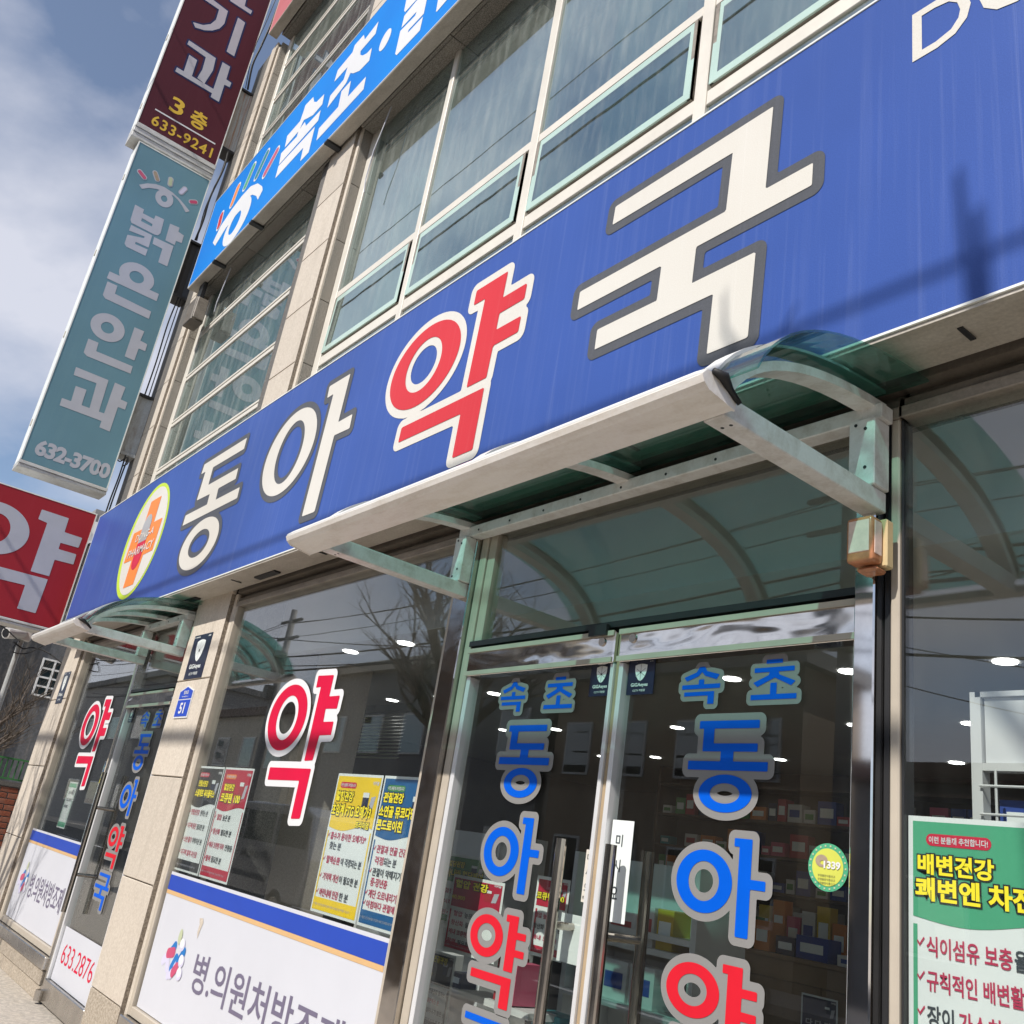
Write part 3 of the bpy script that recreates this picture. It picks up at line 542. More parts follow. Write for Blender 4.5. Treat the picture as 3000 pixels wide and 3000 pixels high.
# transom above the doors
ZD=2.255 # head of the doors
tw=obj('window',MB().box(-3.183,-1.37,YG-0.03,YG+0.06,ZD,ZD+0.022),'black_metal',B); box('pane',-3.184,-1.369,YG+0.004,YG+0.012,ZD+0.02,ZH-0.001,'glass_door',tw); moulding(-3.385,-1.245,tw)
tf=MB().box(-3.18,-3.13,YG-0.012,YG+0.045,ZD+0.023,ZH-0.003); obj('side_bar',tf,'alu_beige',tw,bev=0.003)
def door(x0,x1,hinge,zt=ZD-0.012,rail=0.115,glassname='glass_door',sw=(0.026,0.022)):
    d=obj('door',MB().box(x0,x1,YG-0.032,YG+0.03,zt-rail,zt),'steel_mirror',B,bev=0.005)
    box('rail_bead',x0,x1,YG-0.04,YG-0.033,zt-rail,zt-rail+0.018,'alu_beige',d); box('rail_bead',x0,x1,YG-0.04,YG-0.033,zt-0.02,zt-0.002,'alu_beige',d)
    box('bottom_rail',x0,x1,YG-0.032,YG+0.03,0.015,0.16,'steel_brushed',d,bev=0.005)
    box('pane',x0+0.012,x1-0.012,YG+0.002,YG+0.012,0.15,zt-rail+0.01,glassname,d)
    for s,xe,w in ((1,x0,sw[0]),(-1,x1,sw[1])):
        box('stile',xe,xe+s*w,YG-0.024,YG+0.028,0.16,zt-rail,'alu_white',d,bev=0.003)
    return d
dL=door(-3.170,-2.300,-1,sw=(0.026,0.017)); dR=door(-2.274,-1.372,1,sw=(0.020,0.013))
box('meeting_seal',-2.298,-2.276,YG-0.012,YG+0.03,0.02,ZD-0.013,'alu_tan',dL)
dA=door(-7.86,-6.80,1,glassname='glass_door')
dAp=post(-7.918,-7.862,YG-0.03,YG+0.06,'steel_brushed')
tw2=obj('window',MB().box(-7.86,-6.74,YG-0.03,YG+0.06,ZD,ZD+0.022),'black_metal',B); box('pane',-7.86,-6.74,YG+0.004,YG+0.012,ZD+0.02,ZH-0.001,'glass_door',tw2); moulding(-7.92,-6.735,tw2)
# pull handles: a tube outside and one inside joined by stand-offs through the glass
def handle(d,x,z0,z1,n=2):
    h=obj('handle',MB().tube([(x,YG-0.075,z0),(x,YG-0.075,z1)],0.0185,16),'steel_tube',d,smooth=False)
    obj('handle',MB().tube([(x,YG+0.095,z0),(x,YG+0.095,z1)],0.0185,16),'steel_tube',d)
    for z in (z1-0.26,z0+0.26): obj('stand_off',MB().tube([(x,YG-0.06,z),(x,YG+0.08,z)],0.013,12),'steel_tube',h)
    return h
handle(dL,-2.395,0.45,1.535); handle(dR,-2.165,0.45,1.535); handle(dA,-7.74,0.62,1.62)
for x in (-2.36,-2.21): obj('lock_disc',MB().cyl((x,YG-0.037,ZD-0.05),'y',0.016,0.006,16),'steel_tube',dL if x<-2.3 else dR)
obj('hinge_cap',MB().cyl((-7.82,YG-0.05,0.02),'z',0.03,0.07,16),'steel_brushed',dA)
box('closer',-2.42,-2.33,YG-0.05,YG-0.034,ZD-0.03,ZD+0.01,'black_metal',dL)
# ================================================================== MAIN SIGN
def frame_ring(x0,x1,z0,z1,y0,y1,w,parent,mat='sign_edge',name='frame'):
    m=MB().box(x0,x1,y0,y1,z0,z0+w).box(x0,x1,y0,y1,z1-w,z1).box(x0,x0+w,y0,y1,z0+w+.0005,z1-w-.0005).box(x1-w,x1,y0,y1,z0+w+.0005,z1-w-.0005); return obj(name,m,mat,parent)
SZ0,SZ1=2.888,4.152
S1=thing('shop_sign','long blue pharmacy sign with cream and red Korean letters above the shop front','sign',(-4.4,YS,SZ0))
box('sign_face',-10.02,1.6,YS,YS+0.02,SZ0+0.008,SZ1-0.008,'sign_blue',S1)
frame_ring(-10.03,1.61,SZ0,SZ1,YS-0.004,YS+0.19,0.0075,S1)
box('soffit_panel',-10.02,1.6,YS+0.003,YS+0.094,SZ0-0.012,SZ0-0.001,'soffit_metal',S1); box('soffit_panel',-10.02,1.6,YS+0.097,YS+0.20,SZ0-0.009,SZ0-0.001,'soffit_metal',S1)
for k in range(8): box('soffit_joint',-9.4+k*1.2,-9.385+k*1.2,YS+0.06,YS+0.13,SZ0-0.016,SZ0-0.0125,'black_metal',S1)
for x in (-6.9,-5.55,-0.6): box('soffit_lamp_slot',x,x+0.30,YS+0.115,YS+0.16,SZ0-0.02,SZ0-0.0095,'black_metal',S1)
y1=YS-0.002
letter(G['dong'],'Y',y1,'ink_cream','ink_grey',0.042,S1,0.002); letter(G['a'],'Y',y1,'ink_cream','ink_grey',0.042,S1,0.002)
letter(G['yak'],'Y',y1,'ink_red','ink_cream',0.046,S1,0.002); letter(G['guk'],'Y',y1,'ink_cream','ink_grey',0.042,S1,0.002,res=150)
# emblem: lime-edged oval, orange cross, half grey half red capsule and the two words
ov=glyph('emblem',[('e',(-8.035,3.53,0.535,0.528))],'Y',YS-0.002,'ink_lime',S1,0,90)
glyph('emblem_field',[('e',(-8.012,3.528,0.475,0.492))],'Y',YS-0.004,'ink_cream',ov,0,90)
glyph('emblem_cross',G['cross'],'Y',YS-0.006,'ink_orange',ov,0,100)
cx=-8.028; pw=0.115; pl=[(cx-pw+2*pw*k/1,3.514) for k in (0,1)]
top=[(cx+pw*math.cos(a),3.66+0.11*math.sin(a)) for a in np.linspace(0,math.pi,14)]
polyflat('emblem_pill',[(cx-pw,3.515),(cx+pw,3.515)]+top,'Y',YS-0.008,'ink_silver',ov)
polyflat('emblem_pill',[(cx+pw,3.514),(cx-pw,3.514)]+[(cx+pw*math.cos(a),3.37+0.11*math.sin(a)) for a in np.linspace(math.pi,2*math.pi,14)],'Y',YS-0.008,'ink_crimson',ov)
text('DONG-A',-8.24,-7.75,3.542,3.61,'Y',YS-0.010,'ink_cream',ov,0.012); text('PHARMACY',-8.335,-7.655,3.402,3.478,'Y',YS-0.010,'ink_cream',ov,0.012)
text('DONG-A PHARMACY',-1.082,None,3.795,3.99,'Y',YS-0.002,'ink_cream',S1,0.005,track=1.0)
# ================================================================== UPPER SIGNS ON THE FACADE
S2=thing('shop_sign','bright sky blue sign with white slanted letters and eye emblem over the second floor','sign',(-5,YS2,6.94))
box('sign_face',-9.78,2.5,YS2,YS2+0.02,6.948,8.152,'sign_sky',S2); frame_ring(-9.79,2.51,6.94,8.16,YS2-0.003,YS2+0.115,0.008,S2,'sign_edge')
box('soffit_panel',-9.78,2.5,YS2+0.002,YS2+0.112,6.93,6.939,'soffit_metal',S2)
for x in (-9.0,-8.02,-6.42,-4.0,-2.2): 
    box('bracket',x,x+0.06,YS2-0.012,YF-0.002,6.905,6.929,'black_metal',S2)
e=glyph('emblem',G['s2_eye'],'Y',YS2-0.002,'ink_white',S2,0,150)
for (a,q),c in zip(G['s2_caps'],('ink_red','ink_orange','paper_green','box_teal','box_pink')): letter([('c',a,q,0.050)],'Y',YS2-0.002,c,'ink_white',0.022,S2,0.002,70)
for k in ('sok','cho','balk'): glyph('letter',G[k],'Y',YS2-0.002,'ink_white',S2,0,150)
glyph('letter',[('e',G['dot'])],'Y',YS2-0.002,'ink_white',S2,0,50)
S3=thing('shop_sign','pink sign at the top edge over the third floor windows','sign',(-5,YS2,10.97))
box('sign_face',-9.93,2.5,YS2,YS2+0.02,10.99,12.2,'sign_pink',S3); frame_ring(-9.94,2.51,10.98,12.21,YS2-0.003,YS2+0.115,0.01,S3,'frame_cream'); box('soffit_panel',-9.93,2.5,YS2+0.002,YS2+0.11,10.972,10.979,'soffit_metal',S3)
# ================================================================== PROJECTING SIGNS
XS=-10.30
def blade(name,label,y0,y1,z0,z1,mat,foot,th=0.27):
    t=thing(name,label,'sign',(XS-th/2,(y0+y1)/2,z0))
    box('sign_face',XS-0.01,XS,y0+0.012,y1-0.012,z0+foot,z1-0.012,mat,t); box('sign_face',XS-th,XS-th+0.01,y0+0.012,y1-0.012,z0+foot,z1-0.012,mat,t)
    m=MB().box(XS-th,XS+0.004,y0,y0+0.012,z0+foot,z1).box(XS-th,XS+0.004,y1-0.012,y1,z0+foot,z1).box(XS-th,XS+0.004,y0+0.0125,y1-0.0125,z1-0.012,z1)
    obj('frame',m,'sign_edge',t)
    n=3 if foot>0.1 else 2
    for k in range(n): box('foot_rail',XS-th+0.004*(n-1-k),XS+0.006-0.012*(n-1-k),y0-0.004,y1+0.004,z0+foot*k/n,z0+foot*(k+1)/n-0.004,'sign_frame',t,bev=0.004)
    for zz in np.linspace(z0+0.5,z1-0.5,4): box('clip',XS-th*0.6,XS-th*0.45,y0-0.008,y0-0.001,zz,zz+0.07,'soffit_metal',t)
    return t
T=blade('projecting_sign','teal projecting sign with pale vertical letters and phone number 632-3700',1.085,1.985,4.475,8.76,'sign_teal',0.075)
xt=XS+0.002
e=glyph('emblem',G['t_eye'],'X',xt,'ink_pale',T,0,120)
for (a,b),c in zip(G['t_bars'],('box_pink','wall_tan','pill_sage','pill_lilac','pill_rose')): letter([('c',a,b,0.021)],'X',xt,c,'ink_pale',0.012,T,0.002,50)
for k in ('t_balk','t_eun','t_an','t_gwa'): glyph('letter',G[k],'X',xt,'ink_pale',T,0,140)
text('632-3700',1.185,1.955,4.64,4.825,'X',xt,'ink_pale',T,0.045,track=0.92)
Mn=blade('projecting_sign','maroon projecting sign with white letters and yellow phone number 633-9241',0.99,1.99,8.80,13.2,'sign_maroon',0.20,0.30)
for k in ('m_top','m_gi','m_gwa'): letter(G[k],'X',xt,'ink_pale','ink_navy',0.022,Mn,0.002,130)
text('3',1.262,1.43,9.375,9.605,'X',xt,'ink_yellow',Mn,0.02); text('층',1.525,1.735,9.345,9.60,'X',xt,'ink_yellow',Mn,0.03)
rect('rule_line',1.125,1.90,9.272,9.292,'X',xt,'ink_white',Mn); text('633-9241',1.132,1.90,9.055,9.21,'X',xt,'ink_yellow',Mn,0.018,track=1.12)
Rd=blade('projecting_sign','red projecting sign with large white letter beneath the teal sign',0.62,1.972,2.90,4.245,'sign_red',0.055)
glyph('letter',G['r_yak'],'X',xt,'ink_pale',Rd,0,150)
# sheet metal housings that carry the signs on the corner of the building
for t,z0,z1,m,d in ((T,5.03,5.73,'sheet_grey',0),(T,7.12,7.86,'black_metal',0),(Mn,9.35,10.3,'sheet_rust',0),(Rd,3.2,3.9,'sheet_grey',0)):
    h=obj('bracket_box',MB().prism([(XS-0.05,1.992),(XS-0.07,2.04),(XS-0.07,2.10),(XS-0.05,2.16),(XS-0.24,2.16),(XS-0.24,1.992)],z0,z1,'z'),m,t)
    box('bracket_plate',XS-0.26,XS-0.035,1.995,2.16,z0-0.035,z0-0.001,'black_metal' if m!='sheet_grey' else 'sheet_grey',h); box('bracket_plate',XS-0.26,XS-0.035,1.995,2.16,z1+0.001,z1+0.03,'black_metal',h)
# ================================================================== CANOPIES
def bez(t): 
    p0,p1,p2=(2.175,1.392+H),(1.58,1.365+H),(1.462,1.095+H)
    return tuple((1-t)**2*a+2*t*(1-t)*b+t*t*c for a,b,c in zip(p0,p1,p2))
ARC=[bez(k/14) for k in range(15)]
def offs(arc,d):
    out=[]
    for i,p in enumerate(arc):
        a=arc[max(i-1,0)]; b=arc[min(i+1,len(arc)-1)]; tx,tz=b[0]-a[0],b[1]-a[1]; L=math.hypot(tx,tz); out.append((p[0]-tz/L*d,p[1]+tx/L*d))
    return out
def canopy(label,x0,x1,xa,xb,ribs):
    t=thing('awning',label,'awning',((x0+x1)/2,2.15,H+1.05))
    up=offs(ARC,-0.028); top=offs(ARC,-0.034)
    if up[5][1]<ARC[5][1]: up=offs(ARC,0.028); top=offs(ARC,0.034)
    obj('canopy_sheet',MB().prism(up+top[::-1],x0-0.02,x1+0.10,'x'),'canopy_sheet',t,smooth=False)
    dn=offs(ARC,0.028) if up[5][1]>ARC[5][1] and offs(ARC,0.028)[5][1]<ARC[5][1] else offs(ARC,-0.028)
    for x in ribs:
        r=obj('rib',MB().prism(offs(ARC,-0.002 if dn[5][1]>ARC[5][1] else 0.002)+dn[::-1],x-0.03,x+0.03,'x'),'canopy_paint',t)
        inner=offs(dn,0.0); pass
        # bright clamping strip over the sheet
        st=offs(top,0.008) if offs(top,0.008)[5][1]>top[5][1] else offs(top,-0.008)
        obj('clamp_strip',MB().prism(top+st[::-1],x-0.03,x+0.03,'x'),'frame_white',r)
    for x in (xa,xb):
        box('arm',x-0.032,x+0.032,1.482,2.175,H+1.048,H+1.108,'canopy_paint',t,bev=0.003)
        p=box('post',x-0.04,x+0.04,2.10,2.176,H+1.110,H+1.318,'canopy_paint',t,bev=0.003)
        for z in (1.135,1.165,1.285,1.302): obj('screw',MB().cyl((x-0.018 if z in(1.135,1.302) else x+0.012,2.098,H+z),'y',0.005,0.003,8),'black_metal',p)
        for dx in (-0.012,0.014): obj('screw',MB().cyl((x+dx,1.53,H+1.0475),'z',0.005,0.001,8),'black_metal',t)
    br=box('back_rail',xa-0.05,xb+0.05,2.118,2.178,H+1.320,H+1.368,'canopy_paint',t,bev=0.003)
    n=int((xb-xa)/0.22)
    for k in range(n): obj('screw',MB().cyl((xa+0.1+k*0.22,2.116,H+1.340),'y',0.005,0.003,8),'black_metal',br)
    # gutter: rounded lip, leaning front, open top
    pr=[(1.478,1.050),(1.388,1.064),(1.370,1.076),(1.362,1.092),(1.366,1.104),(1.376,1.108),(1.386,1.104),(1.391,1.088),(1.478,1.074)]
    g=obj('gutter',MB().prism([(y,z+H) for y,z in pr],x0,x1,'x'),'gutter_paint',t,bev=0.0)
    obj('gutter_lip',MB().tube([(x0-0.004,1.374,H+1.096),(x0+0.05,1.374,H+1.099),(x1-0.02,1.374,H+1.099),(x1+0.004,1.374,H+1.096)],0.0125,10),'frame_white',g,smooth=True)
    for xe,s in ((x0,-1),(x1,1)):
        obj('end_cap',MB().prism([(y,z+H) for y,z in ((1.48,1.048),(1.386,1.062),(1.368,1.075),(1.360,1.092),(1.376,1.110),(1.43,1.108),(1.482,1.09))],xe,xe+s*0.006,'x'),'gutter_paint',g)
    obj('sealant',MB().tube([(x1+0.010,1.39,H+1.112),(x1+0.018,1.42,H+1.106),(x1+0.008,1.455,H+1.09),(x1+0.014,1.485,H+1.066)],[0.007,0.013,0.009,0.006],8),'rubber',g,smooth=True)
    return t
canopy('wide awning of green sheet on white frame over the double entrance doors',-3.42,-1.262,-3.285,-1.322,(-3.285,-2.30,-1.322))
canopy('narrow awning of green sheet on white frame over the single left door',-8.03,-6.765,-7.77,-6.865,(-7.77,-7.32,-6.865))
# ================================================================== LETTERS ON THE GLASS
yL=YG-0.001
def shift(parts,du,dv=0.0):
    out=[]
    for p in parts:
        if p[0]=='r': out.append(('r',(p[1][0]+du,p[1][1]+dv,p[1][2],p[1][3]),(p[2][0]+du,p[2][1]+dv,p[2][2],p[2][3])))
        else: out.append((p[0],[(a+du,b+dv) for a,b in p[1]]))
    return out
letter(G['w_yak'],'Y',yL,'ink_window_red','ink_white',0.034,winB,0.0015); letter(shift(G['w_yak'],-4.035,0.018),'Y',yL,'ink_window_red','ink_white',0.030,winA,0.0015)
def Rc(x0,y0,x1,y1): return ('p',[(x0,y0),(x1,y0),(x1,y1),(x0,y1)])
# letter shapes in a unit square
UG={'sok':[('p',[(.44,1),(.58,1),(.64,.86),(.97,.74),(.90,.60),(.60,.72),(.51,.84),(.42,.72),(.12,.58),(.04,.70),(.36,.84)]),Rc(.44,.46,.58,.62),Rc(0,.34,1,.47),Rc(.07,.13,.86,.25),Rc(.70,-.12,.86,.25)],
 'cho':[Rc(.32,.92,.68,1.02),Rc(.06,.70,.94,.82),('p',[(.42,.76),(.58,.76),(.62,.62),(.97,.44),(.88,.33),(.52,.55),(.14,.33),(.04,.44),(.38,.62)]),Rc(.43,.14,.57,.42),Rc(0,0,1,.13)],
 'dong':[('p',[(.12,1),(.88,1),(.88,.91),(.32,.91),(.32,.74),(.87,.74),(.87,.65),(.58,.65),(.58,.54),(1,.54),(1,.44),(0,.44),(0,.54),(.42,.54),(.42,.65),(.18,.65),(.18,.91),(.12,.91)]),('r',(.5,.19,.33,.205),(.5,.19,.185,.11))],
 'a':[('r',(.33,.5,.33,.34),(.33,.5,.18,.215)),('p',[(.66,1),(.86,1),(.86,.58),(1.02,.58),(1.02,.48),(.86,.48),(.86,-.02),(.72,-.02),(.72,.91),(.66,.91)])],
 'yak':[('r',(.31,.70,.31,.25),(.31,.70,.17,.145)),('p',[(.64,1),(.86,1),(.86,.82),(1.02,.82),(1.02,.74),(.86,.74),(.86,.62),(1.02,.62),(1.02,.54),(.86,.54),(.86,.36),(.70,.36),(.70,.92),(.64,.92)]),('p',[(.12,.29),(.86,.29),(.86,-.06),(.70,-.06),(.70,.19),(.12,.19)])],
 'guk':[('p',[(.12,1),(.88,1),(.88,.66),(1,.66),(1,.56),(.57,.56),(.57,.40),(.88,.40),(.88,0),(.73,0),(.73,.30),(.12,.30),(.12,.40),(.43,.40),(.43,.56),(0,.56),(0,.66),(.73,.66),(.73,.91),(.12,.91)])]}
def fitg(k,x0,x1,z0,z1):
    out=[]
    for p in UG[k]:
        f=lambda q:(x0+q[0]*(x1-x0),z0+q[1]*(z1-z0))
        if p[0]=='r': out.append(('r',)+tuple((*f(e),e[2]*(x1-x0),e[3]*(z1-z0)) for e in p[1:]))
        else: out.append((p[0],[f(q) for q in p[1]]))
    return out
def door_text(d,xs,w=0.022):
    # xs: left edge of the letters and width
    x,W=xs; z=H
    L=[('sok',x-0.02*W,x+0.50*W,0.560,0.665,'ink_blue'),('cho',x+0.90*W,x+1.44*W,0.553,0.668,'ink_blue'),('dong',x+0.15*W,x+1.15*W,0.235,0.495,'ink_blue'),
       ('a',x+0.12*W,x+1.17*W,-0.083,0.165,'ink_blue'),('yak',x+0.10*W,x+1.14*W,-0.432,-0.16,'ink_door_red'),('guk',x+0.12*W,x+1.12*W,-0.72,-0.49,'ink_blue')]
    for k,a,b,c,e,col in L: letter(fitg(k,a,b,c+z,e+z),'Y',yL,col,'ink_door_grey',w*(0.72 if k in('sok','cho') else 1),d,0.0015,100)
door_text(dL,(-2.935,0.292)); door_text(dR,(-1.992,0.292)); door_text(dA,(-7.46,0.33))
# printed film on the lower glass: white field, blue band, tan line, capsules and words
def film(win,x0,x1,tx0,tx1,px,zb=0.345):
    f=rect('film',x0,x1,zb,1.085,'Y',yL,'panel_white',win)
    rect('film_band',x0+0.003,x1-0.003,0.985,1.068,'Y',yL-0.0015,'panel_blue',f); rect('film_line',x0+0.003,x1-0.003,0.962,0.984,'Y',yL-0.0015,'panel_tan',f)
    text('병.의원처방조제',tx0,tx1,0.555,0.745,'Y',yL-0.0015,'ink_violet',f,0.012)
    k=px-0.05; zc=0.66; s=0.62
    caps=[((-.20,-.12),(-.30,-.22),'pill_lilac','pill_blue',(-.10,.02)),((-.22,-.10),(-.16,-.28),'pill_lilac','pill_rose',(-.10,-.06)),((-.06,-.26),(-.10,-.36),'pill_lilac','pill_blue',(0,-.12)),((.06,-.16),(.02,-.24),'pill_lilac','pill_blue',(.14,.0)),((.0,-.30),(-.04,-.34),'pill_lilac','pill_rose',(.06,-.22))]
    for i,(a,b,c1,c2,cc) in enumerate(caps):
        g=[('c',(k+a[0]*s,zc+a[1]*s*.62+.05),(k+b[0]*s,zc+b[1]*s*.62+.05),0.026)]; glyph('capsule_print',g,'Y',yL-0.0015-0.0004*i,c1,f,0,50)
        g=[('c',(k+a[0]*s,zc+a[1]*s*.62+.05),(k+cc[0]*s,zc+cc[1]*s*.62+.05),0.027)]; glyph('capsule_print',g,'Y',yL-0.0017-0.0004*i,c2,f,0,50)
    for i,(a,b) in enumerate(((.07,.08),(.14,-.12),(.16,-.28))):
        glyph('tablet_print',[('e',(k+a*s,zc+b*s*.62+.05,.040,.032))],'Y',yL-0.0037-0.0004*i,'pill_lilac',f,0,40); glyph('tablet_print',[('e',(k+a*s-.004,zc+b*s*.62+.058,.031,.025))],'Y',yL-0.0039-0.0004*i,'ink_white',f,0,40)
    glyph('leaf_print',[('e',(k-.015,zc+.115,.026,.040))],'Y',yL-0.0037,'pill_sage',f,0,40)
    return f
film(winB,-5.985,-3.43,-5.29,-3.64,-5.52); film(winA,-9.745,-7.965,-9.24,-8.12,-9.42)
# torn scrap of old sticker left on the film
pf=polyflat('sticker_scrap',[(-5.38,.90),(-5.33,.905),(-5.315,.885),(-5.335,.84),(-5.345,.80),(-5.365,.83),(-5.36,.87)],'Y',yL-0.002,'stone_face',winB)
rect('door_plate',-7.825,-6.835,0.165,0.52,'Y',yL,'panel_white',dA); text('633.2876',-7.72,-6.92,0.29,0.42,'Y',yL-0.0015,'ink_window_red',dA,-0.004)
# ================================================================== STICKERS AND PLATES
def shield(x,z,w,h):
    return [(x-w,z+h*.42),(x-w*.5,z+h*.48),(x,z+h*.5),(x+w*.5,z+h*.48),(x+w,z+h*.42),(x+w*.98,z+h*.1),(x+w*.72,z-h*.22),(x+w*.35,z-h*.42),(x,z-h*.5),(x-w*.35,z-h*.42),(x-w*.72,z-h*.22),(x-w*.98,z+h*.1)]
def guard(x0,x1,z0,z1,y,label,parent=None,mat='plate_navy'):
    t=thing('security_plate',label,'plate',((x0+x1)/2,y,z0)); s=box('backing',x0,x1,y-0.003,y,z0,z1,mat,t); w=x1-x0; h=z1-z0; xc=(x0+x1)/2
    polyflat('shield_print',shield(xc,z0+h*.63,w*.23,h*.50),'Y',y-0.0045,'paper_white',t); obj('shield_dot',MB().cyl((xc,y-0.006,z0+h*.63),'y',w*.03,0.001,12),'ink_black',t)
    m=MB()
    for a in (90,210,330,270,30,150): 
        dx,dz=math.cos(R_(a)),math.sin(R_(a)); nx,nz=-dz*.0012,dx*.0012; r=w*.2 if a not in(90,270) else h*.22
        m.add([(xc+nx,y-0.0052,z0+h*.63+nz),(xc-nx,y-0.0052,z0+h*.63-nz),(xc-nx+dx*r,y-0.0052,z0+h*.63-nz+dz*r*1.1),(xc+nx+dx*r,y-0.0052,z0+h*.63+nz+dz*r*1.1)],[(0,1,2,3)])
    obj('shield_line',m,'ink_silver',t)
    text('GiGAeyes',x0+w*.16,x1-w*.2,z0+h*.20,z0+h*.33,'Y',y-0.0045,'paper_white',t,0.02); text('CCTV 작동중',x0+w*.25,x1-w*.28,z0+h*.08,z0+h*.15,'Y',y-0.0045,'paper_white',t,0.01)
    text('kt telecop',x0+w*.05,x0+w*.35,z1-h*.075,z1-h*.03,'Y',y-0.0045,'paper_white',t,0.02); text('olleh',x1-w*.2,x1-w*.06,z1-h*.075,z1-h*.035,'Y',y-0.0045,'paper_white',t,0.02)
    return t
guard(-6.60,-6.258,0.857+H,1.174+H,YF-0.001,'navy security plate with white shield on the middle stone column')
guard(-10.25,-10.0,0.857+H-.05,1.174+H-.05,YF-0.001,'navy security plate with white shield on the far left column')
guard(-2.432,-2.318,0.590+H,0.711+H,YG-0.0005,'small navy security sticker on the left leaf of the double doors')
guard(-2.245,-2.124,0.588+H,0.706+H,YG-0.0005,'small navy security sticker on the right leaf of the double doors')
guard(-7.80,-7.70,0.59+H,0.70+H,YG-0.0005,'small navy security sticker on the single left door')
t=thing('house_number_plate','blue house number plate reading 51 on the middle stone column','plate',(-6.45,YF-.002,H+.585))
pts=[(-6.58,.586+H),(-6.315,.586+H),(-6.315,.772+H),(-6.445,.808+H),(-6.58,.772+H)]
mb=MB().prism(pts,YF-0.007,YF-0.001,'y'); obj('plate_backing',mb,'ink_white',t)
sc=lambda p,c,k:[(c[0]+(a-c[0])*k,c[1]+(b-c[1])*k) for a,b in p]
polyflat('plate_field',[(-6.570,.596+H),(-6.325,.596+H),(-6.325,.710+H),(-6.570,.710+H)],'Y',YF-0.0085,'plate_blue',t); polyflat('plate_field',[(-6.570,.717+H),(-6.325,.717+H),(-6.325,.768+H),(-6.445,.800+H),(-6.570,.768+H)],'Y',YF-0.0085,'plate_blue',t)
text('51',-6.50,-6.40,.615+H,.69+H,'Y',YF-0.010,'ink_white',t,0.03); text('청초로',-6.49,-6.40,.747+H,.775+H,'Y',YF-0.010,'ink_white',t,0.02); text('Cheongchoho-ro',-6.51,-6.385,.727+H,.738+H,'Y',YF-0.010,'ink_white',t,0.01)
# round 1339 sticker, push labels and paper notices on the doors
t=thing('round_sticker','round yellow sticker with green rim and number 1339 on right door leaf','sticker',(-1.458,YG,1.49))
glyph('sticker_rim',[('e',(-1.458,.116+H,.0575,.058))],'Y',YG-0.0006,'paper_green',t,0,50); glyph('sticker_field',[('e',(-1.458,.116+H,.045,.0455))],'Y',YG-0.0018,'sticker_yellow',t,0,50)
text('1339',-1.468,-1.420,.112+H,.131+H,'Y',YG-0.0042,'ink_white',t,0.04)
glyph('sticker_patch',[('r',(-1.475,.130+H,.018,.015),(-1.472,.126+H,.007,.005))],'Y',YG-0.003,'paper_tan' if 'paper_tan' in MATS else 'wall_tan',t,0,40)
for k in range(3): text('부정불량식품신고',-1.485,-1.435,.092+H-k*.009,.098+H-k*.009,'Y',YG-0.003,'ink_dark',t,0.0)
for k in range(22):
    a=2*math.pi*k/22; x,z=-1.458+.0515*math.cos(a),.116+H+.0518*math.sin(a); rect('sticker_tick',x-.0022,x+.0022,z-.0022,z+.0022,'Y',YG-0.0019,'pill_sage',t)
t=thing('push_label','cream strip label reading push in Korean beside the left handle','label',(-2.335,YG,1.38))
rect('label_sheet',-2.352,-2.318,-.075+H,.085+H,'Y',YG-0.0008,'frame_cream',t)
for k,ch in enumerate('미시오'): text(ch,-2.344,-2.326,.05+H-k*.045,.072+H-k*.045,'Y',YG-0.002,'ink_dark',t,0.01)
text('PUSH',-2.346,-2.324,-.066+H,-.056+H,'Y',YG-0.002,'ink_dark',t,0.0)
t=thing('paper_notice','tall white paper notice on right door leaf behind its handle','notice',(-2.2,YG,1.25))
rect('notice_sheet',-2.245,-2.150,-.115+H,.185+H,'Y',YG-0.0008,'paper_white',t); text('미',-2.222,-2.192,.105+H,.142+H,'Y',YG-0.002,'ink_dark',t,0.01); text('시',-2.222,-2.192,.03+H,.067+H,'Y',YG-0.002,'ink_dark',t,0.01); text('오',-2.222,-2.192,-.05+H,-.013+H,'Y',YG-0.002,'ink_dark',t,0.01)
t=tag(box('paper_notice',-2.452,-2.322,YG+0.0145,YG+0.0155,-.262+H,-.118+H,'paper_white'),'blank white paper square taped behind left door leaf below the push label','notice')
